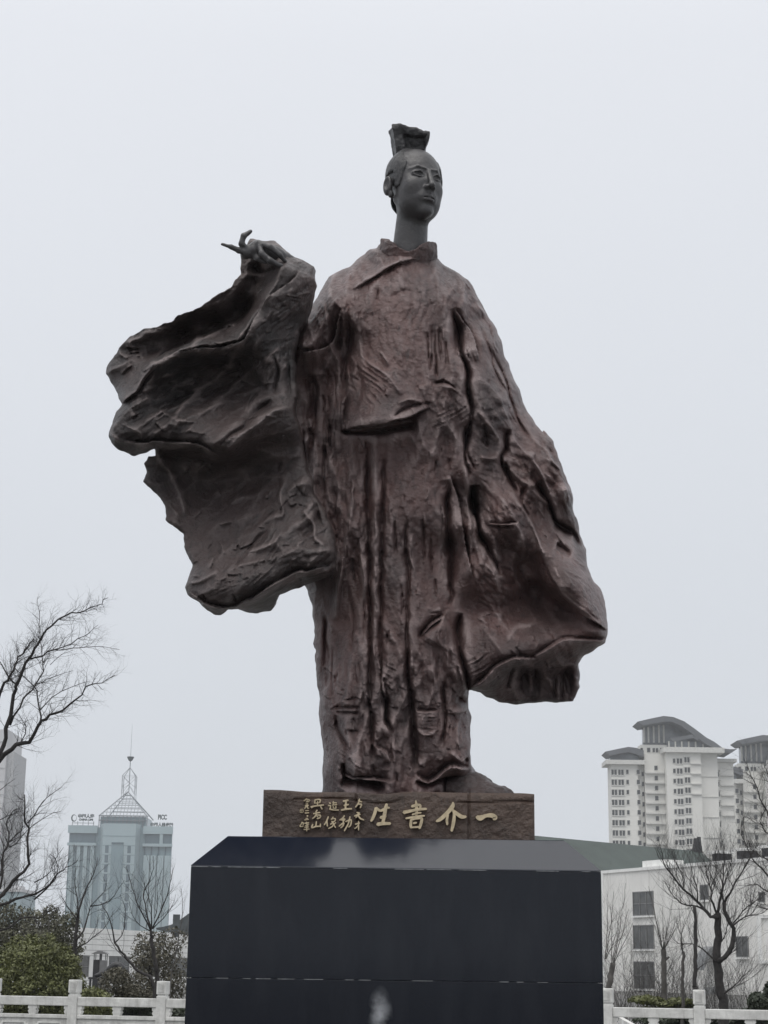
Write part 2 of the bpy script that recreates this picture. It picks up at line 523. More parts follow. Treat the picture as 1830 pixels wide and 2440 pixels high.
SLEEVE_CP = survey([
 ('2', [(1100, 140, 12.80), (1300, 240, 12.72), (1450, 400, 12.78), (1430, 580, 12.82), (1250, 330, 12.50), (1150, 500, 12.49), (1050, 650, 12.49), (950, 790, 12.47),
        (750, 840, 12.48), (600, 870, 12.50), (430, 970, 12.54), (300, 1130, 12.60), (1080, 420, 12.84), (1000, 600, 12.95), (800, 700, 12.98), (600, 740, 12.98),
        (420, 860, 12.86), (250, 950, 12.76), (980, 320, 12.66), (940, 450, 12.60), (750, 590, 12.60), (550, 680, 12.64), (380, 740, 12.68), (200, 850, 12.74),
        (120, 960, 12.85), (150, 1100, 12.86), (1000, 900, 12.72), (800, 950, 12.82), (600, 1030, 12.82), (450, 1130, 12.78), (700, 1200, 12.76), (500, 1300, 12.60),
        (250, 1330, 12.60), (130, 1430, 12.72), (270, 1530, 12.76), (400, 1430, 12.56), (650, 1450, 12.52), (850, 1350, 12.58), (1300, 700, 12.72), (1200, 800, 12.62),
        (1150, 1000, 12.66), (1280, 1100, 12.72), (1250, 1280, 12.54), (1050, 1400, 12.50), (880, 1520, 12.48), (1000, 1250, 12.74), (1100, 1500, 12.80), (1250, 1500, 12.77)]),
 ('4', [(100, 250, 12.80), (60, 400, 12.85), (250, 300, 12.96), (500, 330, 13.06), (700, 300, 13.0), (900, 250, 12.86), (1050, 200, 12.80), (200, 560, 12.85),
        (400, 550, 13.0), (600, 550, 12.98), (850, 550, 12.84), (1050, 500, 12.75), (1180, 700, 12.72), (330, 800, 12.84), (500, 800, 12.86), (700, 850, 12.74),
        (900, 800, 12.60), (1100, 850, 12.58), (1250, 850, 12.64), (370, 1050, 12.80), (340, 1130, 12.78), (500, 1130, 12.60), (700, 1150, 12.53), (900, 1080, 12.53),
        (1100, 950, 12.58), (530, 1290, 12.88), (800, 1260, 12.94), (900, 1240, 12.94), (1080, 1080, 12.88), (1250, 1000, 12.76)]),
], -.27)

ROBE_OUT = [('3', [(545, 75), (500, 85), (450, 130), (370, 190), (280, 230), (230, 260), (190, 320), (150, 390), (110, 460), (60, 560), (20, 640)]),
            ('S', [(700, 812), (690, 850), (684, 900), (686, 1100), (700, 1300), (722, 1390)]),
            ('4', [(1150, 1180), (1170, 1240), (1178, 1330), (1180, 1450), (1190, 1560)]),
            ('6', [(240, 100), (248, 280), (265, 390), (278, 480), (272, 570), (285, 680), (295, 760), (300, 850), (298, 960), (305, 1330), (860, 1330), (1290, 1330), (1292, 1080), (1380, 1070),
                   (1380, 1040), (1330, 1000), (1290, 960), (1283, 940), (1280, 880), (1275, 820), (1285, 740), (1275, 660), (1282, 590), (1272, 540), (1278, 420)]),
            ('5', [(812, 1545), (870, 1550), (930, 1590), (970, 1615), (1020, 1612), (1080, 1622), (1130, 1610), (1180, 1612), (1230, 1606), (1290, 1618), (1340, 1612), (1400, 1605),
                   (1415, 1560), (1432, 1520), (1424, 1500), (1430, 1470), (1435, 1390), (1460, 1340), (1510, 1320), (1540, 1290), (1580, 1270), (1595, 1220), (1590, 1120),
                   (1575, 1030), (1550, 960), (1500, 890), (1478, 830), (1470, 740), (1440, 650), (1420, 580), (1395, 500), (1390, 420), (1360, 330), (1320, 230), (1280, 120), (1230, 60)]),
            ('3', [(1659, 1310), (1600, 1250), (1550, 1160), (1500, 1040), (1450, 920), (1400, 800), (1380, 700), (1340, 610), (1290, 540), (1240, 440), (1200, 350), (1160, 285),
                   (1080, 240), (1000, 190), (955, 140), (945, 95), (935, 62), (900, 50), (858, 75), (800, 105), (740, 112), (670, 108), (620, 85), (600, 48), (560, 45)])]
SLEEVE_OUT = [('2', [(1040, 135), (970, 230), (970, 300), (950, 390), (920, 440), (860, 490), (780, 545), (680, 580), (600, 615), (520, 665), (420, 700), (330, 725), (250, 770),
                     (190, 830), (130, 890), (105, 950), (90, 1025), (120, 1070), (150, 1130), (165, 1190), (185, 1225), (150, 1270), (125, 1330), (105, 1380), (97, 1440), (110, 1480),
                     (160, 1520), (220, 1545), (265, 1557), (330, 1540), (412, 1515)]),
              ('4', [(138, 240), (90, 245), (62, 290), (70, 350), (45, 410), (110, 460), (160, 510), (200, 590), (205, 665), (260, 710), (315, 765), (325, 840), (350, 900), (365, 960),
                     (345, 1040), (328, 1110), (345, 1160), (420, 1210), (490, 1270), (520, 1300), (570, 1308), (620, 1260), (680, 1248), (740, 1268), (810, 1278), (890, 1270), (920, 1220),
                     (960, 1170), (1020, 1130), (1080, 1108), (1150, 1075), (1300, 1010), (1330, 900), (1300, 700), (1180, 480), (1120, 250), (1060, 0)]),
              ('2', [(1340, 1350), (1328, 1200), (1322, 1000), (1325, 880), (1352, 780), (1395, 690), (1430, 590), (1460, 500), (1475, 420), (1455, 320), (1400, 275), (1330, 235), (1250, 185),
                     (1200, 150), (1110, 130)])]

H = 0.0088
GX = np.arange(-2.30, 1.90, H); GZ = np.arange(2.46, 7.52, H); GY = np.arange(12.02, 13.66, H)
X2, Z2 = np.meshgrid(GX, GZ, indexing='ij')
robe_b, slv_b = RBF(ROBE_CP), RBF(SLEEVE_CP)


def outline(base, lst, cl=(12.6, 13.15), ragged=0.0):
    P = []
    for c, pts in lst:
        for x, y in pts:
            a = cp(c, x, y); Y = 12.9
            for _ in range(5):
                p = pw(*a, Y); Y = float(np.clip(base(np.array([p[0]]), np.array([p[2]]))[0], *cl))
            P.append((pw(*a, Y)[0], pw(*a, Y)[2]))
    return P


def grid_lift(b):
    g = b(X2[::4, ::4], Z2[::4, ::4])          # the surveyed surface is smooth: evaluate coarse, then interpolate
    xi = np.minimum(np.arange(len(GX)) / 4, g.shape[0] - 1.001); zi = np.minimum(np.arange(len(GZ)) / 4, g.shape[1] - 1.001)
    a = xi.astype(int); f = (xi - a)[:, None]
    g1 = g[a] * (1 - f) + g[a + 1] * f
    a = zi.astype(int); f = (zi - a)[None]
    return g1[:, a] * (1 - f) + g1[:, a + 1] * f


robe_y, slv_y = grid_lift(robe_b), grid_lift(slv_b)
rp = outline(robe_b, ROBE_OUT); sp_ = outline(slv_b, SLEEVE_OUT, (12.28, 12.68))
rug = 0.012 * fbm(X2 * 9, Z2 * 9, 0, 3)
robe_sd = poly_sd(rp, X2, Z2) + rug
slv_sd = poly_sd(sp_, X2, Z2) + rug * 1.3

# ---- folds, creases and knife marks
RR = Relief(X2, Z2, robe_b)
L = RR.line
L('s', '3', [(400, 365), (560, 262), (650, 205), (760, 172), (850, 150)], 5, .035)            # lapel
L('r', '3', [(380, 365), (560, 240), (690, 180), (800, 150)], 8, .03)
L('s', '3', [(330, 1290), (420, 1262), (560, 1258), (660, 1228), (790, 1195), (890, 1130)], 7, .10)      # flap over the belt
L('g', '3', [(300, 1285), (420, 1305), (560, 1300), (700, 1275), (830, 1250)], 13, .13)
L('r', '3', [(440, 790), (520, 870), (610, 930), (670, 1000), (710, 1060)], 7, .035)
L('g', '3', [(420, 850), (440, 1000), (390, 1180)], 10, .04)
L('r', '3', [(560, 770), (600, 810), (630, 860)], 6, .03)
L('r', '3', [(690, 1110), (760, 1090), (860, 1110)], 8, .03)
L('g', '3', [(660, 1200), (720, 1150), (820, 1120), (900, 1110)], 6, .04)
L('g', '3', [(1040, 490), (1080, 600), (1110, 760), (1150, 900), (1150, 1000), (1160, 1100), (1180, 1210)], 9, .15)
L('s', '3', [(1220, 830), (1190, 690), (1130, 580), (1060, 490)], 6, .05)
L('g', '3', [(1300, 760), (1400, 960), (1450, 1150), (1560, 1350)], 7, .05)
L('g', '3', [(1230, 600), (1300, 780), (1330, 900), (1420, 1060)], 5, .035)
L('g', '3', [(1210, 380), (1280, 540), (1310, 700)], 5, .03)
for a in ([(905, 590), (915, 740), (905, 900)], [(955, 600), (965, 720), (972, 830)], [(882, 640), (888, 830)], [(1000, 700), (1012, 860)], [(1062, 620), (1080, 770)], [(930, 620), (940, 950)]):
    L('g', '3', a, 5, .035)
L('g', '3', [(915, 975), (1000, 970), (1070, 1012)], 4, .05)
L('r', '3', [(950, 1000), (1040, 1010), (1080, 1040)], 6, .03)
L('s', '3', [(310, 490), (280, 610), (235, 720), (120, 765), (60, 770)], 7, .07)                          # upper arm, underside
L('r', '3', [(300, 420), (200, 560), (100, 720), (75, 770)], 14, .05)
L('g', '3', [(370, 490), (362, 700), (330, 900), (350, 1100), (330, 1280)], 10, .07)
L('g', '3', [(310, 520), (305, 650), (280, 760)], 7, .06)
L('r', '3', [(400, 380), (395, 500), (380, 640)], 10, .03)
L('g', '3', [(1170, 1200), (1150, 1330), (1130, 1450), (1160, 1600)], 7, .08)
L('g', '3', [(1400, 1270), (1400, 1400), (1370, 1480), (1420, 1600)], 9, .09)
L('g', '3', [(1260, 1240), (1280, 1400)], 6, .04)
L('r', '3', [(1220, 1450), (1300, 1480), (1370, 1440)], 8, .04)
L('r', '3', [(560, 300), (480, 400), (440, 560)], 16, .02)
L('g', '3', [(640, 420), (740, 365), (850, 385)], 8, .018)
for k in range(34):                                   # the cloth under the raised arm hangs in narrow runs
    x0 = random.uniform(30, 345); y0 = random.uniform(830, 1450); ln = random.uniform(120, 380)
    L(random.choice('grg'), '3', [(x0, y0), (x0 + random.uniform(-15, 15), y0 + ln / 2), (x0 + random.uniform(-35, 20), y0 + ln)], random.uniform(3.5, 8), random.uniform(.015, .042))
# skirt
L('g', '5', [(222, 110), (226, 400), (238, 800), (244, 1200), (246, 1560)], 6, .075)
L('g', '5', [(316, 200), (310, 600), (304, 1000), (298, 1400)], 6, .07)
L('r', '5', [(268, 120), (268, 600), (270, 1400)], 8, .03)
L('g', '5', [(448, 540), (444, 700), (458, 850), (450, 1100), (452, 1300), (466, 1640)], 6, .055)
L('r', '5', [(480, 640), (470, 760), (490, 880)], 7, .03)
L('g', '5', [(420, 930), (425, 1060), (418, 1120)], 4, .03)
L('s', '5', [(820, 900), (790, 760), (765, 600), (735, 440), (690, 310)], 6, .07)
L('g', '5', [(690, 340), (685, 600), (700, 820), (690, 1060)], 16, .12)
L('r', '5', [(780, 230), (790, 420), (800, 640), (820, 840)], 8, .05)
L('g', '5', [(828, 365), (824, 450), (842, 530), (868, 640), (900, 720)], 9, .26)
L('g', '5', [(870, 640), (930, 760), (980, 880)], 7, .10)
L('g', '5', [(780, 40), (790, 180), (840, 290)], 6, .06)
L('s', '5', [(650, 1100), (585, 1165), (520, 1235)], 9, .09)
L('g', '5', [(642, 1120), (580, 1185), (522, 1245)], 8, .10)
L('r', '5', [(560, 1050), (610, 1080), (640, 1060)], 14, .03)
L('g', '5', [(752, 1090), (748, 1250), (768, 1400), (800, 1560)], 12, .14)
L('s', '5', [(1210, 740), (1250, 850), (1300, 955), (1380, 1040), (1430, 1090), (1500, 1140), (1592, 1205)], 8, .06)
L('r', '5', [(1130, 170), (1180, 260), (1240, 380), (1280, 500)], 12, .07)
L('g', '5', [(1000, 230), (1030, 330), (1080, 420)], 7, .09)
L('g', '5', [(1190, 360), (1240, 460), (1300, 580), (1390, 660)], 11, .12)
L('g', '5', [(1120, 360), (1100, 480), (1150, 560)], 9, .07)
L('r', '5', [(1080, 480), (1140, 560), (1190, 680), (1220, 760)], 9, .05)
L('s', '5', [(1080, 575), (1000, 590), (910, 580)], 6, .05)
L('g', '5', [(900, 600), (980, 605), (1060, 600)], 5, .06)
L('g', '5', [(1290, 590), (1380, 640), (1430, 720)], 12, .09)
L('g', '5', [(1300, 710), (1340, 730), (1370, 750)], 10, .09)
L('r', '5', [(850, 1130), (920, 1090), (1000, 1110)], 8, .03)
L('r', '5', [(1000, 1250), (1060, 1180), (1180, 1130)], 10, .04)
L('s', '5', [(1180, 1340), (1080, 1340), (990, 1370), (880, 1460), (810, 1510)], 7, .06)
L('s', '5', [(1590, 1230), (1480, 1240), (1340, 1230), (1250, 1280), (1150, 1350)], 7, .05)
L('g', '5', [(1130, 1430), (1090, 1480)], 16, .05)
for k in range(9):
    x0 = random.uniform(1000, 1390); L('g', '5', [(x0, random.uniform(1360, 1420)), (x0 + random.uniform(-30, 30), random.uniform(1500, 1600))], random.uniform(7, 14), random.uniform(.03, .07))
for a in ([(610, 900), (618, 1000)], [(540, 560), (545, 800)], [(585, 640), (590, 880)], [(380, 560), (384, 780)], [(350, 1180), (330, 1280)], [(640, 480), (655, 640)]):
    L('g', '5', a, 4, .03)
L('r', '5', [(146, 335), (142, 450), (118, 620), (95, 760), (60, 1000), (50, 1130)], 9, .075)
for k in range(16):
    x0 = random.uniform(-20, 215); y0 = random.uniform(330, 1400); ln = random.uniform(120, 420)
    L(random.choice('ggr'), '5', [(x0, y0), (x0 + random.uniform(-12, 12), y0 + ln / 2), (x0 + random.uniform(-20, 20), y0 + ln)], random.uniform(3.5, 7), random.uniform(.015, .038))
# lower skirt and hem
L('g', '6', [(615, 60), (608, 400), (622, 600), (628, 770), (640, 860)], 6, .07)
L('g', '6', [(690, 80), (690, 380), (715, 480), (720, 600), (765, 685)], 6, .065)
L('s', '6', [(760, 690), (715, 600), (712, 400), (690, 300)], 5, .035)
L('g', '6', [(865, 120), (872, 400), (900, 560), (908, 760), (912, 930)], 8, .10)
L('g', '6', [(1098, 340), (1106, 560), (1096, 800)], 7, .07)
L('g', '6', [(1060, 180), (1055, 340)], 5, .04)
L('s', '6', [(1060, 545), (980, 540), (915, 535)], 6, .05)
L('r', '6', [(920, 660), (980, 690), (1050, 670)], 7, .04)
L('r', '6', [(1120, 520), (1180, 540), (1260, 520)], 8, .04)
L('g', '6', [(1190, 460), (1240, 500), (1270, 510)], 9, .08)
L('g', '6', [(430, 470), (540, 455)], 4, .03); L('g', '6', [(380, 515), (550, 512)], 4, .04); L('g', '6', [(390, 545), (545, 550)], 4, .04)
L('s', '6', [(760, 870), (720, 800), (640, 775)], 6, .05)
L('s', '6', [(790, 1000), (620, 985), (520, 975), (415, 965)], 8, .05)
L('g', '6', [(425, 1015), (560, 1015), (700, 1045)], 14, .22)
L('s', '6', [(1275, 930), (1190, 890), (1110, 905), (1010, 990), (915, 960)], 9, .07)
L('g', '6', [(905, 1010), (1000, 1020), (1100, 980), (1180, 1010)], 14, .10)
L('g', '6', [(390, 560), (400, 660), (440, 740), (480, 830)], 8, .06)
L('g', '6', [(430, 880), (440, 980), (420, 1040)], 8, .08)
L('g', '6', [(1230, 860), (1270, 885)], 8, .08)
L('r', '6', [(1130, 800), (1200, 850), (1260, 900)], 9, .05)
for k in range(18):
    x0 = random.uniform(250, 1270); y0 = random.uniform(0, 780); ln = random.uniform(60, 220)
    L(random.choice('gr'), '6', [(x0, y0), (x0 + random.uniform(-14, 14), y0 + ln / 2), (x0 + random.uniform(-16, 16), y0 + ln)], random.uniform(3, 6), random.uniform(.010, .026))
hh = RR.hatch
hh('3', 490, 990, 150, 130, 38, 34, .020); hh('3', 200, 540, 150, 80, -58, 26, .022); hh('3', 1110, 330, 60, 130, 62, 24, .016)
hh('3', 1040, 1200, 130, 70, -28, 30, .020); hh('3', 1540, 1150, 60, 220, 60, 24, .016); hh('3', 1300, 760, 50, 260, 66, 26, .014)
hh('5', 900, 1110, 130, 70, 20, 24, .022); hh('5', 870, 1390, 130, 60, -32, 24, .026); hh('5', 1270, 190, 140, 60, 48, 22, .016)
hh('5', 1460, 1060, 150, 50, 38, 26, .020); hh('5', 1390, 850, 60, 60, 30, 28, .020); hh('6', 980, 600, 70, 110, 4, 24, .020)
hh('6', 470, 880, 110, 50, 20, 24, .018); hh('6', 470, 290, 90, 200, 84, 30, .016); hh('5', 360, 150, 30, 90, 36, 30, .014); hh('5', 330, 1440, 60, 70, 30, 26, .018)
hh('5', 950, 700, 60, 110, 80, 26, .018); hh('5', 1060, 260, 50, 150, 74, 26, .014)

SS = Relief(X2, Z2, slv_b)
L = SS.line
L('r', '2', [(1310, 270), (1160, 500), (1050, 660), (980, 780), (830, 830), (600, 870), (430, 965), (300, 1140)], 9, .045)
L('s', '2', [(1390, 330), (1300, 420), (1180, 500), (1080, 640), (1010, 790), (900, 840), (700, 865), (560, 900)], 6, .04)
L('g', '2', [(1000, 520), (985, 620), (820, 690), (600, 740), (480, 880)], 18, .06)
L('r', '2', [(985, 330), (960, 440), (860, 540), (640, 620), (540, 690), (420, 750), (330, 770), (230, 850)], 9, .035)
L('g', '2', [(840, 600), (700, 620), (560, 700), (540, 770)], 7, .04)
L('g', '2', [(410, 930), (520, 850), (640, 820)], 6, .05)
L('r', '2', [(240, 800), (270, 900), (180, 900)], 7, .03)
L('r', '2', [(170, 870), (200, 910), (250, 925)], 4, .03)
L('s', '2', [(185, 1225), (290, 1150), (370, 1040), (460, 960)], 6, .05)
L('r', '2', [(880, 1530), (980, 1440), (1100, 1350), (1200, 1280), (1290, 1240)], 12, .055)
L('g', '2', [(840, 1490), (980, 1380), (1080, 1280), (1180, 1200)], 10, .07)
L('g', '2', [(1040, 1110), (1100, 1090), (1150, 1130)], 6, .03)
L('r', '2', [(1140, 960), (1200, 880), (1280, 840)], 10, .04)
L('g', '2', [(1200, 900), (1220, 1050), (1180, 1150)], 6, .04)
L('s', '2', [(840, 1560), (700, 1490), (560, 1480), (420, 1470), (320, 1480), (220, 1460)], 7, .05)
L('g', '2', [(420, 1560), (600, 1540), (760, 1560)], 20, .09)
L('g', '2', [(1300, 860), (1290, 1000), (1310, 1200)], 7, .05)
L('r', '2', [(110, 1400), (200, 1470), (330, 1450)], 8, .03)
L('g', '2', [(1060, 300), (1080, 340), (1180, 340), (1230, 330)], 14, .05)
L('r', '2', [(1240, 190), (1310, 260), (1400, 300)], 8, .03)
for a in ([(200, 1350), (320, 1420), (330, 1480)], [(430, 1250), (560, 1330), (700, 1340)], [(560, 1420), (640, 1400), (760, 1420)], [(450, 1060), (600, 1000)], [(300, 1240), (380, 1180)], [(480, 1200), (490, 1260)]):
    L('r', '2', a, 5, .022)
L('g', '4', [(130, 200), (250, 250), (420, 270), (600, 330)], 14, .07)
L('r', '4', [(140, 200), (200, 300), (300, 460), (340, 640)], 9, .05)
L('r', '4', [(620, 560), (820, 480), (960, 440)], 14, .03)
L('r', '4', [(800, 720), (900, 650), (980, 620), (960, 480), (1000, 380)], 9, .04)
L('g', '4', [(660, 1000), (710, 900), (800, 800), (880, 720)], 6, .04)
L('r', '4', [(730, 880), (850, 830), (960, 790)], 8, .035)
L('r', '4', [(620, 1010), (700, 960), (840, 930), (950, 900)], 7, .03)
L('s', '4', [(1290, 960), (1160, 990), (1060, 1000), (900, 1100), (780, 1180), (740, 1180), (640, 1230), (480, 1210), (360, 1130)], 7, .06)
L('r', '4', [(330, 1090), (480, 1040), (560, 1000)], 8, .04)
L('r', '4', [(1120, 600), (1180, 700), (1200, 780), (1260, 840)], 8, .05)
L('g', '4', [(1150, 420), (1190, 560), (1230, 720)], 8, .06)
L('g', '4', [(450, 1150), (470, 1190)], 6, .03); L('g', '4', [(650, 1150), (670, 1200)], 5, .04)
for a in ([(560, 790), (600, 880)], [(560, 690), (650, 670)], [(560, 1060), (610, 1030)], [(230, 560), (300, 640)], [(860, 480), (880, 520)]):
    L('r', '4', a, 5, .022)
hh = SS.hatch
hh('2', 1370, 540, 90, 30, 2, 22, .02); hh('2', 1290, 640, 130, 90, -38, 26, .018); hh('4', 840, 870, 180, 90, -60, 30, .020); hh('4', 850, 980, 130, 60, -48, 24, .018)
hh('4', 560, 1100, 170, 60, -28, 26, .016); hh('2', 1180, 1000, 60, 150, -60, 24, .016); hh('2', 1380, 310, 80, 60, 30, 26, .012); hh('2', 950, 800, 70, 40, 14, 22, .012)

# short knife and thumb marks everywhere
random.seed(21)
for k in range(330):
    c, x, y, a = random.choice((('3', random.uniform(150, 1450), random.uniform(250, 1600), random.gauss(88, 16)), ('5', random.uniform(0, 760), random.uniform(100, 1500), random.gauss(88, 12)),
        ('5', random.uniform(780, 1500), random.uniform(150, 1500), random.gauss(58, 22)), ('6', random.uniform(270, 1250), random.uniform(200, 960), random.gauss(85, 25)), ('6', random.uniform(300, 1250), random.uniform(350, 960), random.gauss(10, 20))))
    if c == '3' and 560 < x < 880 and 300 < y < 900: continue
    a = math.radians(a); n_ = random.uniform(25, 95); dx, dy = math.cos(a) * n_, math.sin(a) * n_; b_ = random.uniform(-.12, .12) * n_
    RR.line(random.choice('grrss'), c, [(x, y), (x + dx / 2 + b_, y + dy / 2), (x + dx, y + dy)], random.uniform(2.0, 3.8), random.uniform(.008, .022))
for k in range(190):
    c, x, y, a = random.choice((('2', random.uniform(200, 1280), random.uniform(850, 1500), random.gauss(-35, 25)), ('2', random.uniform(1050, 1440), random.uniform(300, 1000), random.gauss(-52, 18)),
        ('4', random.uniform(330, 1250), random.uniform(300, 1100), random.gauss(-40, 35)), ('2', random.uniform(200, 950), random.uniform(560, 900), random.gauss(-20, 15))))
    a = math.radians(a); n_ = random.uniform(30, 110); dx, dy = math.cos(a) * n_, math.sin(a) * n_; b_ = random.uniform(-.15, .15) * n_
    SS.line(random.choice('grrss'), c, [(x, y), (x + dx / 2 + b_, y + dy / 2), (x + dx, y + dy)], random.uniform(2.2, 4.2), random.uniform(.009, .026))

# general unevenness of the modelled clay: soft lumps, flat chips, fine ridges
wx, wz = X2 + .05 * fbm(X2 * 4, Z2 * 4, 5, 2), Z2 + .05 * fbm(X2 * 4, Z2 * 4, 9, 2)
lump = .009 * fbm(wx * 5, wz * 3.2, 1, 2)


def facets(cx, cz, ang, slope, off, seed, ridge=True):
    """chiselled planes: every cell of a jittered lattice carries its own tilted plane, meeting in crisp arrises (metres)"""
    a = math.radians(ang)
    xx, zz = X2 + .10 * fbm(X2 * 1.6, Z2 * 1.6, seed, 2), Z2 + .10 * fbm(X2 * 1.6, Z2 * 1.6, seed + 3, 2)
    u = (xx * math.cos(a) + zz * math.sin(a)) / cx; v = (-xx * math.sin(a) + zz * math.cos(a)) / cz
    iu, iv = np.floor(u).astype(int), np.floor(v).astype(int)
    T = np.random.default_rng(seed).random((128, 128, 5))
    best = None
    for du in (-1, 0, 1):
        for dv in (-1, 0, 1):
            r = T[(iu + du) & 127, (iv + dv) & 127]
            eu = u - (iu + du + .15 + .7 * r[..., 0]); ev = v - (iv + dv + .15 + .7 * r[..., 1])
            h = off * (r[..., 2] * 2 - 1) + slope * (r[..., 3] * 2 - 1) * cx * eu + slope * (r[..., 4] * 2 - 1) * cz * ev * .6
            h = h + (1 if ridge else -1) * 1.6 * slope * cx * (eu ** 2 + ev ** 2)
            best = h if best is None else (np.minimum(best, h) if ridge else np.maximum(best, h))
    return best


side = np.clip((X2 - .55) / .25, 0, 1)                          # on the hanging sleeve the planes follow its slant
big = facets(.105, .34, 3, .55, .012, 41) * (1 - side) + facets(.11, .30, 32, .6, .014, 42) * side
fine = facets(.038, .085, 10, .50, .004, 43, False) * (1 - side) + facets(.040, .090, 40, .55, .004, 44, False) * side
tiny = .006 * (1 - np.abs(fbm(wx * 32, wz * 22, 3, 2)))
calm = np.clip(vnoise(X2 * 2.3 + 3, Z2 * 1.9, 4) * 1.6 + .70, .15, 1.15)
for mx_, my_, rx_, rz_, k_ in ((965, 800, .36, .66, .80), (975, 1250, .24, .75, .65)):      # smoother breast and front panel
    c_ = project(robe_b, 'S', [(mx_, my_)])[0]
    m_ = np.exp(-(((X2 - c_[0]) / rx_) ** 2 + ((Z2 - c_[1]) / rz_) ** 2) ** 2)
    big = big * (1 - k_ * m_); lump = lump * (1 - .5 * k_ * m_); fine = fine * (1 - .5 * k_ * m_)
fine = fine * (1 + .6 * side)
RR.D += (lump + big * (.35 + .65 * calm) + (fine + tiny) * calm).astype(np.float32)
bigs = facets(.13, .30, -58, .62, .014, 45); fines = facets(.042, .095, -50, .55, .004, 46, False)
SS.D += (lump * 1.2 + bigs * (.4 + .6 * calm) + (fines + tiny) * calm).astype(np.float32)


def blur(a, k):
    for ax in (0, 1):
        c = np.cumsum(np.insert(np.pad(a, [(k, k) if i == ax else (0, 0) for i in (0, 1)], mode='edge'), 0, 0, axis=ax), axis=ax, dtype=np.float64)
        n_ = 2 * k + 1
        a = (np.take(c, range(n_, c.shape[ax]), axis=ax) - np.take(c, range(0, c.shape[ax] - n_), axis=ax)) / n_
    return a


def ridge_mask(me, V, rel):
    """how far a spot stands proud of its surroundings: the base colour turns paler there"""
    w = np.clip((rel.D - blur(blur(rel.D, 5), 5)) / .030, 0, 1)
    i = np.clip(((V[:, 0] - GX[0]) / H).round().astype(int), 0, len(GX) - 1); k = np.clip(((V[:, 2] - GZ[0]) / H).round().astype(int), 0, len(GZ) - 1)
    at = me.attributes.new('ridge_mask', 'FLOAT', 'POINT')
    at.data.foreach_set('value', w[i, k].astype(np.float32))


def piece(ybase, rel, sd, back, r, e):
    t = np.clip(-sd / r, 0, 1)
    rnd = e * (1 - np.sqrt(np.clip(1 - (1 - t) ** 2, 0, 1)))
    fade = np.clip(-sd / .05, .25, 1)
    f = ybase - rel.D * fade + rnd
    bk = np.maximum(back - rnd * .8, ybase + rnd + .07)
    return np.minimum(f, bk - .06), bk


robe_f, robe_k = piece(robe_y, RR, robe_sd, np.clip(13.08 + (13.02 - robe_y) * .85, 13.22, 13.7), .10, .12)
# the wide hanging sleeve is a shell, not as deep as the body
slab_w = np.clip((X2 - .62) / .35, 0, 1)
robe_k = np.maximum(robe_k * (1 - slab_w) + np.maximum(robe_y + .16, 13.24) * slab_w, robe_y + .08)
robe_f = np.minimum(robe_f, robe_k - .06)
slv_f, slv_k = piece(slv_y, SS, slv_sd, np.maximum(slv_y, 12.45) + .15 + .22 * np.clip((X2 + 1.1) / .4, 0, 1), .07, .05)

Yg = GY[None, :, None].astype(np.float32)
F = np.maximum(robe_f[:, None, :].astype(np.float32) - Yg, Yg - robe_k[:, None, :].astype(np.float32))
F = np.maximum(F, robe_sd[:, None, :].astype(np.float32))

STATUE_O = np.array([0.12, 13.05, 2.5])
statue = empty('statue', tuple(STATUE_O), 'dark bronze statue of a standing robed scholar with topknot and raised sleeve', 'statue')
org = (GX[0], GY[0], GZ[0])
V, Q = surface_nets(F, org, H)
del F
W_ = V.copy(); V[:, 2] += KS * (V[:, 1] - 12.7)
me = mesh_np('robe', V - STATUE_O, Q, BRONZE_ROBE)
ridge_mask(me, W_, RR)
link('robe', me, statue)
G = np.maximum(slv_f[:, None, :].astype(np.float32) - Yg, Yg - slv_k[:, None, :].astype(np.float32))
G = np.maximum(G, slv_sd[:, None, :].astype(np.float32))
V, Q = surface_nets(G, org, H)
del G
W_ = V.copy(); V[:, 2] += KS * (V[:, 1] - 12.7)
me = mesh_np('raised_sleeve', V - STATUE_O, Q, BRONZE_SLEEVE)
ridge_mask(me, W_, SS)
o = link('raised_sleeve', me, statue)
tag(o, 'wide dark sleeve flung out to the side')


# ---- soft solids for head, neck and hand
def smin(a, b, k):
    h = np.clip(.5 + .5 * (b - a) / k, 0, 1)
    return b * (1 - h) + a * h - k * h * (1 - h)


def smax(a, b, k): return -smin(-a, -b, k)


def ell(p, c, r):
    q = [(p[i] - c[i]) / r[i] for i in range(3)]
    k0 = np.sqrt(q[0] ** 2 + q[1] ** 2 + q[2] ** 2)
    k1 = np.sqrt(sum((q[i] / r[i]) ** 2 for i in range(3))) + 1e-6
    return k0 * (k0 - 1) / k1


def cap(p, a, b, ra, rb=None):
    rb = ra if rb is None else rb
    d = [b[i] - a[i] for i in range(3)]; dd = sum(c * c for c in d) + 1e-12
    t = np.clip(sum((p[i] - a[i]) * d[i] for i in range(3)) / dd, 0, 1)
    return np.sqrt(sum((p[i] - a[i] - t * d[i]) ** 2 for i in range(3))) - (ra + (rb - ra) * t)


def grid3(lo, hi, h):
    g = [np.arange(lo[i], hi[i] + h, h, dtype=np.float32) for i in range(3)]
    return np.meshgrid(*g, indexing='ij')


HEAD_H = 0.66
HEAD_C = px(988, 446, 13.02)
YAW, TILT = R(28), R(3)
HEAD_M = Matrix.Translation(HEAD_C) @ Matrix.Rotation(YAW, 4, 'Z') @ Matrix.Rotation(TILT, 4, 'X') @ Matrix.Scale(HEAD_H, 4)
HEAD_MN = np.array(HEAD_M)


def to_statue(V, M):
    return V @ M[:3, :3].T + M[:3, 3] - STATUE_O


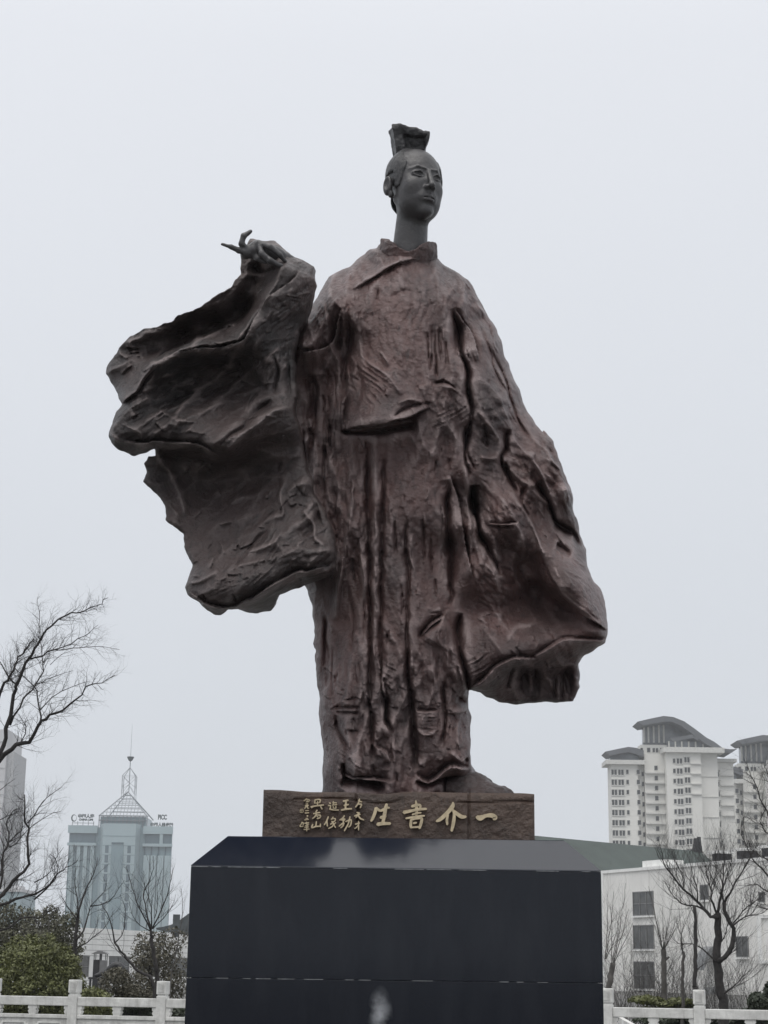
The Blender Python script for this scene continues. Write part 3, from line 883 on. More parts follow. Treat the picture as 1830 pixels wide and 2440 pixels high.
hs = 0.0085
p = grid3((-.46, -.56, -.98), (.46, .50, .56), hs)
cran = ell(p, (0, .045, .165), (.325, .360, .335))
face = ell(p, (0, -.090, -.11), (.290, .290, .390))
jaw = ell(p, (0, -.140, -.285), (.238, .210, .200))
head = smin(smin(cran, face, .10), jaw, .10)
head = smin(head, ell(p, (0, -.305, -.425), (.080, .060, .060)), .08)                 # chin
for s in (-1, 1):
    head = smin(head, ell(p, (s * .150, -.245, -.105), (.080, .070, .085)), .10)      # cheeks
    sock = ell(p, (s * .128, -.395, .045), (.100, .046, .055))
    head = smax(head, -sock, .055)
    head = smin(head, cap(p, (s * .042, -.350, .116), (s * .135, -.318, .136), .007, .007), .028)    # brow
    head = smin(head, cap(p, (s * .135, -.318, .136), (s * .215, -.245, .105), .007, .004), .028)
    head = smin(head, ell(p, (s * .128, -.290, .030), (.078, .066, .046)), .014)      # eyeball with lids
    head = smin(head, cap(p, (s * .055, -.340, .024), (s * .125, -.362, .062), .011), .012)          # upper lid
    head = smin(head, cap(p, (s * .125, -.362, .062), (s * .205, -.305, .044), .011, .009), .012)
    head = smin(head, cap(p, (s * .062, -.342, .010), (s * .130, -.352, -.006), .008), .012)         # lower lid
    head = smin(head, cap(p, (s * .130, -.352, -.006), (s * .200, -.305, .020), .008, .007), .012)
    head = smax(head, -cap(p, (s * .078, -.368, .027), (s * .175, -.338, .034), .020), .008)         # eye opening
    ear = ell(p, (s * .350, .055, -.045), (.052, .080, .130))
    ear = smax(ear, -ell(p, (s * .395, .025, -.025), (.035, .048, .085)), .015)
    head = smin(head, ear, .02)
    head = smin(head, ell(p, (s * .328, .015, -.165), (.030, .038, .048)), .02)       # lobe
nose = smin(cap(p, (0, -.352, .085), (0, -.438, -.110), .022, .032), ell(p, (0, -.446, -.132), (.040, .042, .032)), .03)
for s in (-1, 1):
    nose = smin(nose, ell(p, (s * .045, -.398, -.146), (.030, .042, .027)), .02)
head = smin(head, nose, .030)
for s in (-1, 1):
    head = smax(head, -ell(p, (s * .024, -.430, -.172), (.014, .022, .012)), .008)    # nostrils
head = smin(head, ell(p, (0, -.345, -.265), (.095, .036, .070)), .07)                  # muzzle
MZ = -.045
lips = smin(cap(p, (-.026, -.385, -.210 + MZ), (.026, -.385, -.210 + MZ), .018), cap(p, (-.038, -.380, -.255 + MZ), (.038, -.380, -.255 + MZ), .022), .006)
for s in (-1, 1):
    lips = smin(lips, cap(p, (s * .026, -.385, -.210 + MZ), (s * .080, -.350, -.228 + MZ), .016, .007), .012)
    lips = smin(lips, cap(p, (s * .038, -.380, -.255 + MZ), (s * .076, -.352, -.234 + MZ), .020, .007), .012)
head = smin(head, lips, .014)
for s in (-1, 1):
    head = smax(head, -cap(p, (s * .074, -.372, -.233 + MZ), (0, -.410, -.230 + MZ), .007, .009), .008)
head = smax(head, -ell(p, (0, -.385, -.305 + MZ), (.075, .024, .020)), .03)            # hollow under the lip
head = smax(head, -ell(p, (0, -.408, -.168 + MZ), (.014, .020, .022)), .015)           # philtrum
neck = cap(p, (0, .02, -.30), (.0, .09, -1.05), .192, .228)
head = smin(head, neck, .06)
head = smin(head, cap(p, (-.235, .0, -.22), (0, -.25, -.44), .05, .045), .05)
head = smin(head, cap(p, (.235, .0, -.22), (0, -.25, -.44), .05, .045), .05)
head = head + .0012 * fbm(p[0] * 9, p[1] * 9, p[2] * 9, 3)
V, Q = surface_nets(head, (p[0][0, 0, 0], p[1][0, 0, 0], p[2][0, 0, 0]), hs)
o_head = link('head', mesh_np('head', to_statue(V, HEAD_MN), Q, BRONZE_HEAD), statue)

# hair drawn up to the crown, sideburns in front of the ears
hair = smin(smin(cran, face, .10) - .008, ell(p, (0, .10, -.19), (.235, .20, .17)), .08) - .016
front = p[1] + .215 - .75 * np.clip(p[2] - .22, 0, 1) - .10 * np.clip((.12 - p[2]) * 3, 0, 1) * (p[2] > -.3)     # hairline: behind it there is hair
lowcut = np.where(p[1] < .02, -.10 - p[2], -.36 - p[2])
lowcut = np.where((p[1] > -.04) & (p[1] < .15), .12 - p[2], lowcut)
hair = smax(hair, -front, .02); hair = smax(hair, lowcut, .03)
hair = hair + .007 * np.abs(vnoise(np.arctan2(p[0], p[1] + .3) * 16, (p[2] + p[1]) * 2.2, 1.0)) + .004 * fbm(p[0] * 14, p[1] * 14, p[2] * 14, 2)
V, Q = surface_nets(hair, (p[0][0, 0, 0], p[1][0, 0, 0], p[2][0, 0, 0]), hs)
link('hair', mesh_np('hair', to_statue(V, HEAD_MN), Q, BRONZE_HAIR), statue)

# topknot: a flaring bound block of hair, hollow-faced, standing on the back of the crown
p = grid3((-.44, -.42, .30), (.44, .52, 1.0), .0095)
zz = np.clip((p[2] - .42) / .42, 0, 1)
hw = .185 + .085 * zz ** 1.5; hd = .15 + .055 * zz
cx_, cy_ = -.06 + .01 * zz, .13 - .03 * zz
bx = np.maximum(np.abs(p[0] - cx_) - hw, np.abs(p[1] - cy_) - hd)
bx = smax(bx, p[2] - (.790 - .16 * (p[0] - cx_)), .03)
bx = smax(bx, .36 - p[2], .02)
rec = np.maximum(np.maximum(np.abs(p[0] - .0) - (hw - .085), np.abs(p[2] - .52) - .17), p[1] - (cy_ - hd + .07))
bx = smax(bx, -rec, .03)
bx = bx + .020 * fbm(p[0] * 6, p[1] * 6, p[2] * 6, 4) + .008 * np.abs(vnoise(p[0] * 20, p[1] * 20, p[2] * 4))
TOP_M = np.array(Matrix.Translation(HEAD_C) @ Matrix.Rotation(R(3), 4, 'Z') @ Matrix.Scale(HEAD_H, 4))
V, Q = surface_nets(bx, (p[0][0, 0, 0], p[1][0, 0, 0], p[2][0, 0, 0]), .0095)
link('topknot', mesh_np('topknot', to_statue(V, TOP_M), Q, BRONZE_HAIR), statue)

# collar: thick standing band round the neck
cc = px(973, 590, 13.03)
p = grid3((cc[0] - .42, 12.60, cc[2] - .26), (cc[0] + .42, 13.50, cc[2] + .20), .009)
rr_ = np.sqrt((p[0] - cc[0]) ** 2 + ((p[1] - 13.08) * 1.05) ** 2)
ang = np.arctan2(p[0] - cc[0], -(p[1] - 13.05))
top = cc[2] + .035 - .13 * np.exp(-(ang / .75) ** 2) + .012 * vnoise(ang * 5, 2.0) + .03 * np.exp(-((ang + 1.4) / .3) ** 2)
col_ = np.maximum(np.abs(rr_ - (.205 + .06 * np.clip(cc[2] - p[2], -.02, .05) - .55 * np.clip(cc[2] - .06 - p[2], 0, .2))) - .032, p[2] - top)
col_ = np.maximum(col_, cc[2] - .22 - p[2]) + .009 * fbm(p[0] * 12, p[1] * 12, p[2] * 12, 3)
V, Q = surface_nets(col_, (p[0][0, 0, 0], p[1][0, 0, 0], p[2][0, 0, 0]), .009)
link('collar', mesh_np('collar', V - STATUE_O, Q, BRONZE_ROBE), statue)

# raised hand: forefinger out, middle finger up, two fingers folded back, thumb beneath
def hp(x, y, Y): return px(*cp('7', x, y), Y - .27)
hc = hp(620, 400, 12.55)
p = grid3((hc[0] - .46, 12.02, hc[2] - .30), (hc[0] + .46, 12.70, hc[2] + .32), .0065)
def chain(pts, rad, k=.012):
    d = None
    for i in range(len(pts) - 1):
        c = cap(p, pts[i], pts[i + 1], rad[i], rad[i + 1])
        d = c if d is None else smin(d, c, k)
    return d
U = 1.16 * 13.0 / FPX / 5.925
palm = chain([hp(520, 430, 12.56), hp(680, 380, 12.58), hp(900, 450, 12.64), hp(1120, 560, 12.76)], [80 * U, 105 * U, 100 * U, 90 * U], .03)
fing = [chain([hp(175, 310, 12.46), hp(300, 345, 12.48), hp(410, 395, 12.51), hp(540, 440, 12.55)], [19 * U, 29 * U, 36 * U, 44 * U]),
        chain([hp(575, 128, 12.50), hp(478, 190, 12.50), hp(448, 300, 12.51), hp(540, 410, 12.55)], [22 * U, 36 * U, 38 * U, 46 * U]),
        chain([hp(690, 320, 12.52), hp(735, 450, 12.49), hp(850, 540, 12.49), hp(1010, 620, 12.52)], [34 * U, 40 * U, 40 * U, 32 * U]),
        chain([hp(700, 290, 12.52), hp(850, 350, 12.50), hp(990, 460, 12.52), hp(1060, 545, 12.56)], [34 * U, 36 * U, 32 * U, 26 * U]),
        chain([hp(600, 450, 12.60), hp(680, 510, 12.54), hp(790, 560, 12.54)], [46 * U, 38 * U, 28 * U])]
hand = palm
for f in fing: hand = smin(hand, f, .014)
hand = hand + .003 * fbm(p[0] * 30, p[1] * 30, p[2] * 30, 2)
V, Q = surface_nets(hand, (p[0][0, 0, 0], p[1][0, 0, 0], p[2][0, 0, 0]), .0065)
link('hand', mesh_np('hand', V - STATUE_O, Q, BRONZE_HEAD), statue)

# shoe toe beneath the hem
zt = px(900, 1884, 12.45)[2]
tp = px(1165, 1868, 12.72)
p = grid3((tp[0] - .32, 12.42, zt - .03), (tp[0] + .32, 13.2, zt + .24), .009)
shoe = smin(ell(p, (tp[0] - .02, 12.80, zt + .00), (.22, .24, .09)), ell(p, (tp[0] - .16, 12.90, zt + .05), (.22, .24, .14)), .05)
shoe = smax(shoe, zt - .02 - p[2], .01) + .016 * fbm(p[0] * 10, p[1] * 10, p[2] * 10, 4, .6)
V, Q = surface_nets(shoe, (p[0][0, 0, 0], p[1][0, 0, 0], p[2][0, 0, 0]), .009)
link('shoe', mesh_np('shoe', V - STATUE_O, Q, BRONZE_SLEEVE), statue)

# ---- cast base block with raised, gilt lettering
YB = 12.40
bl, br = px(626, 1940, YB)[0], px(1274, 1945, YB)[0]
zb = px(915, 1999, 12.25)[2] + .004            # stands on the pedestal top
ztop = px(915, 1886, YB)[2]
nx_, nz_ = 150, 30
def blockface(u, w):
    """rough cast block; u across 0..1, w up 0..1 -> front surface point"""
    x = bl + (br - bl) * u; z = zb + (ztop - zb) * w
    return x, z
mb = MB()
xs = np.linspace(bl, br, nx_); ys = np.linspace(YB, YB + 1.35, 40); zs = np.linspace(zb, ztop, nz_)
def rough(a, b, c): return 0.010 * fbm(np.float64(a) * 5, np.float64(b) * 5, c, 4) + .006 * np.abs(fbm(np.float64(a) * 18, np.float64(b) * 18, c, 2))
Xf, Zf = np.meshgrid(xs, zs, indexing='ij')
edge = np.minimum(np.minimum(Xf - bl, br - Xf), ztop - Zf)
Yf = YB - rough(Xf, Zf, 1.0) * np.clip(edge / .03, .3, 1) + .016 * np.exp(-edge / .012)
for gx in (850, 1120):
    xg = px(gx, 1940, YB)[0]; Yf += .014 * np.exp(-((Xf - xg - .01 * vnoise(Zf * 9, 1.0 * gx)) / .006) ** 2)
Yf += .012 * np.exp(-((Zf - (ztop - .055 - .02 * vnoise(Xf * 3, 3.0))) / .008) ** 2) * (vnoise(Xf * 4, 8.0) > -.2)
ztopv = ztop + .012 * vnoise(xs * 4, 5.0) - .010 * (xs - bl) / (br - bl)
Zf = zb + (Zf - zb) * ((ztopv - zb) / (ztop - zb))[:, None]
Vb = [(Xf[i, k], Yf[i, k], Zf[i, k]) for i in range(nx_) for k in range(nz_)]
Fb = [(i * nz_ + k, (i + 1) * nz_ + k, (i + 1) * nz_ + k + 1, i * nz_ + k + 1) for i in range(nx_ - 1) for k in range(nz_ - 1)]
nb = len(Vb)
bx0, bx1, by1 = bl + .004, br - .004, YB + 1.35
Vb += [(Xf[i, nz_ - 1], by1, Zf[i, nz_ - 1]) for i in range(nx_)] + [(Xf[i, 0], by1, zb) for i in range(nx_)]
for i in range(nx_ - 1):
    Fb.append((i * nz_ + nz_ - 1, (i + 1) * nz_ + nz_ - 1, nb + i + 1, nb + i))
    Fb.append((nb + i, nb + i + 1, nb + nx_ + i + 1, nb + nx_ + i))
Fb.append(tuple(k for k in range(nz_)) + (nb, nb + nx_))
Fb.append(tuple((nx_ - 1) * nz_ + k for k in range(nz_))[::-1] + (nb + 2 * nx_ - 1, nb + nx_ - 1))
mb.poly(Vb, Fb)
block = mb.build('base_block', BRONZE_BLOCK, statue)

GILT = mat('gilt_paint', (.52, .43, .285), rough=.55, var=.16, scale=30)
# strokes traced in two enlargements of the block: 'a' 700..960 x 1900.., 'b' 870..1210 x 1890..; (x, y, half width) along each stroke
CROP['a'] = (700, 1900, 6.381); CROP['b'] = (870, 1890, 4.879); CROP['c'] = (700, 1900, 6.381)
CHARS = [
 ('b', [[(1300, 280, 22), (1340, 290, 30), (1400, 265, 20), (1470, 260, 26), (1510, 285, 26), (1495, 305, 16)]]),
 ('b', [[(1022, 110, 10), (1015, 155, 24), (960, 225, 22), (880, 300, 22), (830, 328, 12)], [(1010, 195, 14), (1060, 235, 20), (1120, 275, 22), (1170, 275, 14)],
        [(962, 250, 12), (950, 310, 15), (955, 365, 12)], [(1030, 210, 12), (1035, 270, 17), (1025, 350, 20), (1005, 440, 14)]]),
 ('b', [[(590, 90, 8), (595, 150, 17), (600, 220, 16), (590, 285, 12)], [(545, 155, 16), (600, 140, 15), (640, 145, 14), (635, 195, 13)], [(450, 225, 20), (520, 210, 17), (620, 190, 15), (710, 185, 13)],
        [(550, 250, 10), (600, 235, 10), (650, 228, 8)], [(475, 295, 10), (560, 280, 12), (640, 268, 12), (690, 265, 8)], [(535, 310, 15), (530, 370, 16), (535, 405, 12)],
        [(540, 310, 11), (600, 295, 13), (655, 295, 16), (650, 350, 17), (630, 410, 14)], [(560, 350, 11), (595, 345, 11)], [(545, 400, 10), (620, 395, 10)]]),
 ('b', [[(130, 175, 20), (110, 240, 18), (90, 290, 17), (70, 325, 12)], [(130, 175, 15), (175, 205, 14), (215, 190, 14), (250, 170, 15), (280, 172, 9)], [(250, 130, 15), (235, 190, 21), (222, 270, 20), (205, 350, 18)],
        [(180, 285, 16), (220, 275, 18), (240, 270, 12)], [(145, 365, 21), (205, 355, 19), (290, 355, 16)]]),
 # small columns beside the four large characters
 ('a', [[(985, 45, 9), (1000, 60, 11), (1035, 70, 9)], [(1000, 25, 8), (985, 85, 11), (940, 150, 9)], [(985, 105, 9), (1030, 110, 11), (1010, 160, 8)]]),
 ('a', [[(960, 230, 10), (1000, 240, 9)], [(925, 285, 10), (980, 265, 11), (1010, 260, 8)], [(985, 235, 9), (970, 275, 10), (945, 310, 8)], [(975, 270, 9), (1010, 320, 12), (1065, 345, 9)]]),
 ('a', [[(935, 410, 9), (985, 395, 10), (1005, 390, 7)], [(985, 365, 8), (985, 430, 10), (985, 500, 8)], [(975, 430, 8), (945, 465, 8), (925, 475, 7)]]),
 ('a', [[(755, 60, 13), (825, 45, 12)], [(765, 125, 12), (830, 110, 11)], [(725, 195, 13), (800, 180, 13), (880, 175, 11)], [(795, 55, 13), (790, 120, 14), (785, 180, 12)]]),
 ('a', [[(770, 280, 10), (740, 320, 10), (700, 345, 9)], [(720, 345, 9), (775, 330, 10), (750, 370, 9)], [(690, 440, 9), (740, 400, 11), (770, 395, 8)], [(750, 350, 10), (755, 420, 11), (715, 465, 9)],
        [(790, 370, 9), (870, 345, 11), (865, 420, 10), (835, 455, 8)], [(855, 295, 9), (830, 400, 11), (770, 510, 10)]]),
 ('a', [[(545, 85, 9), (560, 95, 9)], [(525, 125, 9), (560, 130, 9), (550, 180, 9)], [(545, 180, 9), (600, 190, 11), (680, 195, 9)], [(590, 85, 8), (650, 85, 8)], [(600, 60, 7), (605, 120, 8)], [(585, 120, 7), (655, 112, 8)],
        [(600, 140, 7), (605, 165, 7), (640, 165, 8), (640, 135, 7)]]),
 ('a', [[(525, 295, 10), (500, 360, 10), (465, 420, 8)], [(505, 360, 9), (510, 440, 9)], [(600, 300, 8), (570, 340, 8)], [(580, 330, 7), (630, 325, 8), (620, 365, 8), (575, 370, 7)], [(560, 410, 8), (600, 385, 9), (590, 440, 9), (530, 475, 8)],
        [(600, 400, 8), (635, 460, 9)], [(640, 385, 7), (605, 420, 7)]]),
 ('a', [[(325, 40, 9), (320, 90, 10)], [(325, 40, 8), (400, 35, 9), (395, 80, 9)], [(330, 90, 8), (400, 80, 9)], [(260, 145, 10), (350, 130, 11), (455, 118, 9)], [(300, 140, 9), (270, 160, 8)], [(410, 140, 9), (430, 180, 10)], [(365, 60, 7), (360, 125, 8)]]),
 ('a', [[(355, 195, 9), (335, 225, 9)], [(300, 250, 9), (370, 235, 10), (400, 232, 8)], [(350, 235, 9), (325, 290, 10), (285, 325, 8)], [(345, 270, 9), (405, 275, 10), (395, 310, 9), (355, 325, 8)], [(350, 290, 7), (370, 300, 7)]]),
 ('a', [[(345, 370, 10), (340, 410, 11), (330, 450, 10)], [(290, 410, 10), (275, 460, 11), (340, 445, 10), (405, 440, 10)], [(405, 405, 9), (405, 450, 10)]]),
 ('a', [[(195, 25, 7), (155, 55, 7)], [(205, 30, 7), (245, 45, 7)], [(210, 50, 7), (190, 70, 7), (235, 65, 7)]]),
 ('a', [[(185, 105, 7), (215, 100, 7)], [(175, 130, 7), (225, 122, 7)], [(200, 130, 7), (165, 172, 7)], [(210, 130, 7), (210, 165, 7), (230, 165, 6)]]),
 ('a', [[(180, 205, 7), (225, 200, 7)], [(172, 240, 8), (230, 236, 7)]]),
 ('a', [[(205, 280, 12), (212, 288, 12)]]),
 ('a', [[(165, 345, 7), (225, 335, 7)], [(185, 322, 6), (212, 318, 6)]]),
 ('a', [[(165, 395, 7), (230, 385, 7)], [(195, 375, 7), (195, 410, 7), (230, 408, 7)]]),
 ('a', [[(175, 430, 7), (220, 428, 6)], [(165, 455, 7), (225, 450, 7)], [(155, 490, 7), (235, 482, 7)], [(200, 425, 7), (198, 515, 7)]]),
 ('a', [[(100, 185, 4), (140, 185, 4), (140, 228, 4), (100, 228, 4), (100, 185, 4)], [(120, 190, 3), (120, 225, 3)], [(102, 205, 3), (138, 205, 3)]]),
 ('a', [[(120, 380, 7), (145, 390, 7), (140, 430, 6)], [(125, 390, 7), (95, 440, 7), (145, 445, 6)]]),
]
for c, strokes in CHARS:
    mb = MB(); sc_ = CROP[c][2]
    for j, st in enumerate(strokes):
        n = max(8, 5 * len(st))
        A = smooth_line(np.array(st, float), n)
        pts = np.array([px(*cp(c, a[0], a[1]), YB - .012)[[0, 2]] for a in A]); hwid = A[:, 2] / sc_ * 12.2 / FPX
        d = np.gradient(pts, axis=0); d /= np.linalg.norm(d, axis=1)[:, None] + 1e-9
        nrm = np.stack([-d[:, 1], d[:, 0]], 1)
        a0, a1 = pts[0] - d[0] * hwid[0] * .8, pts[-1] + d[-1] * hwid[-1] * .8
        left = pts + nrm * hwid[:, None]; right = pts - nrm * hwid[:, None]
        ring = np.vstack([[a0], right, [a1], left[::-1]])
        m = len(ring); yf, yb = YB - .026 - .0012 * j, YB + .004
        vs = [(q[0], yf, q[1]) for q in ring] + [(q[0], yb, q[1]) for q in ring]
        fs = []
        k = n
        # front strip as quads
        fs.append((0, 1, m - 1)); fs.append((k, k + 1, k + 2))
        for i in range(1, k):
            fs.append((i, i + 1, m - i - 1, m - i))
        fs += [(i, m + i, m + (i + 1) % m, (i + 1) % m) for i in range(m)]
        mb.poly(vs, fs)
    mb.build('inscription_character', GILT, block)
# ------------------------------------------------------------------ pedestal of polished dark granite
PL, PR = px(455, 2066, 12.0)[0], px(1432, 2078, 12.0)[0]
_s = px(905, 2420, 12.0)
PALE_PATCH = (-11.0 * (_s[0] - (PL + PR) / 2), 0.0, -5.0 * _s[2])


def granite(name, coat=0.0, dust=1.0):
    m = bpy.data.materials.new(name); m.use_nodes = True
    n, l = m.node_tree.nodes, m.node_tree.links
    b = n['Principled BSDF']
    t = n.new('ShaderNodeTexCoord')
    a = n.new('ShaderNodeTexNoise'); a.inputs['Scale'].default_value = 260; a.inputs['Detail'].default_value = 2
    c = n.new('ShaderNodeTexNoise'); c.inputs['Scale'].default_value = 1.6; c.inputs['Detail'].default_value = 5
    l.new(t.outputs['Object'], a.inputs['Vector']); l.new(t.outputs['Object'], c.inputs['Vector'])
    r = n.new('ShaderNodeValToRGB'); e = r.color_ramp.elements
    e[0].position = .35; e[0].color = (.0035 * dust, .005 * dust, .010 * dust, 1); e[1].position = .75; e[1].color = (.010 * dust, .0130 * dust, .020 * dust, 1)
    l.new(a.outputs['Fac'], r.inputs[0]); l.new(r.outputs[0], b.inputs['Base Color'])
    q = n.new('ShaderNodeMapRange'); q.inputs['To Min'].default_value = .05; q.inputs['To Max'].default_value = .13
    l.new(c.outputs['Fac'], q.inputs['Value']); l.new(q.outputs[0], b.inputs['Roughness'])
    b.inputs['Specular IOR Level'].default_value = .34 if not coat else 1.0
    b.inputs['Coat Weight'].default_value = coat; b.inputs['Coat Roughness'].default_value = .12; b.inputs['Coat IOR'].default_value = 1.6
    # pale broken-up blotch low on the stone, and faint wiped dust
    mp = n.new('ShaderNodeMapping'); mp.inputs['Scale'].default_value = (5.0, 1.0, 1.2); l.new(t.outputs['Object'], mp.inputs['Vector'])
    d = n.new('ShaderNodeTexNoise'); d.inputs['Scale'].default_value = 1.0; d.inputs['Detail'].default_value = 6; l.new(mp.outputs[0], d.inputs['Vector'])
    dr = n.new('ShaderNodeMapRange'); dr.inputs['From Min'].default_value = .45; dr.inputs['From Max'].default_value = .85; dr.inputs['To Max'].default_value = .022
    l.new(d.outputs['Fac'], dr.inputs['Value'])
    g = n.new('ShaderNodeMapping'); g.inputs['Location'].default_value = PALE_PATCH; g.inputs['Scale'].default_value = (11.0, 0.0, 5.0); l.new(t.outputs['Object'], g.inputs['Vector'])
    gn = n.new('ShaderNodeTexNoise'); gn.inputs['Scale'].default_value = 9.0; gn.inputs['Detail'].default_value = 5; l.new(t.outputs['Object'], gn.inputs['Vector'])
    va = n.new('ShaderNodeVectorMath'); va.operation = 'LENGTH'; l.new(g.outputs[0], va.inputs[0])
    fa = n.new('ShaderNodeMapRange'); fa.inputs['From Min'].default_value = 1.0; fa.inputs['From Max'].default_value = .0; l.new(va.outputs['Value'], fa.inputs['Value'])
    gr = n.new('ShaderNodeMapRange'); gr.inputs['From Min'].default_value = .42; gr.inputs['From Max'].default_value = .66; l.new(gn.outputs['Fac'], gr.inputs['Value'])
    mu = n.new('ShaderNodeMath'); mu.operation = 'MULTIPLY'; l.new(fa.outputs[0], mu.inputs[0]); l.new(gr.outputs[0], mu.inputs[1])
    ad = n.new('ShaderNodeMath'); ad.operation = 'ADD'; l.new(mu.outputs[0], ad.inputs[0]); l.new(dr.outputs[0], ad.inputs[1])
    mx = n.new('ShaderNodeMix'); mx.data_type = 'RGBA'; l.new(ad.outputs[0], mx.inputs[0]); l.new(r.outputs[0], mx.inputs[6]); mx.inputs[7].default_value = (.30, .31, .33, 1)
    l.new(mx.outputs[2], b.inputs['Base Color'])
    bp = n.new('ShaderNodeBump'); bp.inputs['Strength'].default_value = .03; bp.inputs['Distance'].default_value = .05
    l.new(c.outputs['Fac'], bp.inputs['Height']); l.new(bp.outputs[0], b.inputs['Normal'])
    return m

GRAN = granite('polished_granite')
GRAN_TOP = granite('polished_granite_wet_top', .01, 1.6)
JOINT = mat('pale_joint', (.22, .23, .24), rough=.8, var=.3, scale=20)
PL, PR = px(455, 2066, 12.0)[0], px(1432, 2078, 12.0)[0]
ZE = px(915, 2071, 12.0)[2]            # arris at the foot of the sloping top
CH = .228; ZT = px(915, 1997, 12.228)[2]   # slope depth, height of the flat top
ZS = px(915, 2336, 12.0)[2]            # bed joint between the courses
PD = 12.0 + (PR - PL)
ped = empty('pedestal', ((PL + PR) / 2, (12 + PD) / 2, 0), 'polished black granite pedestal with sloping top under the bronze figure', 'pedestal')
MB().box(PL + .03, PR - .03, 12.03, PD - .03, .0, ZE - .03).build('core', JOINT, ped)
th = .03
zz_ = [(0.22, ZS - .0015), (ZS + .0015, ZE)]
for z0, z1 in zz_:
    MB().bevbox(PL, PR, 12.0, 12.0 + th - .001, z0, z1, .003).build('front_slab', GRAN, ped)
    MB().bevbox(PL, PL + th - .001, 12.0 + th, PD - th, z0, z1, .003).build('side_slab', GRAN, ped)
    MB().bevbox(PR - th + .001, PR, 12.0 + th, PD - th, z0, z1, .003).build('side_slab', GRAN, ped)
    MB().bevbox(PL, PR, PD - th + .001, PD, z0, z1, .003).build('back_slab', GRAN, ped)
MB().bevbox(PL - .18, PR + .18, 11.82, PD + .18, 0, .218, .012).build('plinth_step', GRAN, ped)
# sloping top: frustum solid with a small eased arris
mb = MB()
def ring(i, z): return [(PL + i, 12 + i, z), (PR - i, 12 + i, z), (PR - i, PD - i, z), (PL + i, PD - i, z)]
vs = ring(.0, ZE + .003) + ring(.0, ZE + .010) + ring(CH - .004, ZT - .003) + ring(CH, ZT) 
fs = [(3, 2, 1, 0), (12, 13, 14, 15)]
for k in range(3):
    fs += [(4 * k + i, 4 * k + (i + 1) % 4, 4 * k + 4 + (i + 1) % 4, 4 * k + 4 + i) for i in range(4)]
mb.poly(vs, fs)
mb.build('sloping_cap', GRAN_TOP, ped)
# pale mortar worn out along the joint under the cap and between the courses
random.seed(4)
x = PL + .01
while x < PR - .05:
    w = random.uniform(.05, .3)
    if random.random() < .8: MB().box(x, min(x + w, PR - .01), 11.9985, 12.01, ZE - .0015 + random.uniform(0, .001), ZE + .0035).build('mortar', JOINT, ped)
    x += w + random.uniform(.01, .06)
x = PL + .2
while x < PR - .3:
    w = random.uniform(.03, .14)
    if random.random() < .45: MB().box(x, x + w, 11.9985, 12.01, ZS - .002, ZS + .002).build('mortar', JOINT, ped)
    x += w + random.uniform(.02, .1)
# ------------------------------------------------------------------ ground
GROUND = mat('stone_paving', (.13, .128, .122), rough=.75, var=.18, scale=.6, bump=.2, bscale=6)
me = bpy.data.meshes.new('ground')
me.from_pydata([(-1500, -300, 0), (1500, -300, 0), (1500, 2500, 0), (-1500, 2500, 0)], [], [(0, 1, 2, 3)])
me.materials.append(GROUND)
tag(link('ground', me), kind='structure')

# ------------------------------------------------------------------ balustrade of pale stone
STONE = mat('pale_stone', (.68, .68, .655), rough=.75, var=.16, scale=4, bump=.25, bscale=60)
STONE2 = mat('pale_stone_carved', (.56, .56, .54), rough=.8, var=.12, scale=9, bump=.4, bscale=50)


def depth_for(x, y, z):
    a, b = 5.0, 400.0
    for _ in range(60):
        m = (a + b) / 2
        if (px(x, y, m)[2] - z) * (1 if px(x, y, 10)[2] > px(x, y, 20)[2] else -1) > 0: a = m
        else: b = m
    return a


RAIL_T = 1.10
A = px(0, 2372, depth_for(0, 2372, RAIL_T)); B = px(1830, 2407, depth_for(1830, 2407, RAIL_T))
dirv = (B - A)[:2]; LEN = np.linalg.norm(dirv); dirv = dirv / LEN
ang_b = math.atan2(dirv[1], dirv[0])
bal = empty('balustrade', (A[0], A[1], 0), 'long pale stone balustrade with square posts and carved panels', 'balustrade', rz=ang_b)


def along(xp):
    """distance along the balustrade at which it meets photograph column xp"""
    a, b = -8.0, LEN + 8.0
    for _ in range(50):
        m = (a + b) / 2
        P = np.array([A[0] + dirv[0] * m, A[1] + dirv[1] * m, RAIL_T])
        q = CAM_R.T @ (P - np.array([0, 0, EYE]))
        x = 915 + FPX * q[0] / -q[2]
        if x < xp: a = m
        else: b = m
    return a


s0, s1 = along(178), along(388)
s2, s3 = along(1448), along(1667)
step = ((s1 - s0) + (s3 - s2)) / 2
nb_ = round((s2 - s1) / step)
posts = [s0 - step, s0] + [s1 + (s2 - s1) * k / nb_ for k in range(nb_ + 1)] + [s3, s3 + step]
PWD = .155
mbp = MB().bevbox(-PWD / 2, PWD / 2, -PWD / 2, PWD / 2, 0, 1.135, .008)
mbp.bevbox(-PWD / 2 + .012, PWD / 2 - .012, -PWD / 2 + .012, PWD / 2 - .012, 1.130, 1.165, .006)
post_me = mbp.mesh('post', STONE)
head_me = MB().bevbox(-PWD / 2 - .004, PWD / 2 + .004, -PWD / 2 - .004, PWD / 2 + .004, 1.160, 1.36, .014).mesh('post_head', STONE)
facet_me = MB().bevbox(-PWD / 2 + .028, PWD / 2 - .028, -PWD / 2 - .011, -PWD / 2, 1.19, 1.33, .004).mesh('post_facet', STONE2)
for s in posts:
    o = link('post', post_me, bal, (s, 0, 0)); 
    link('post_head', head_me, o); link('post_facet', facet_me, o)
span = posts[1] - posts[0]
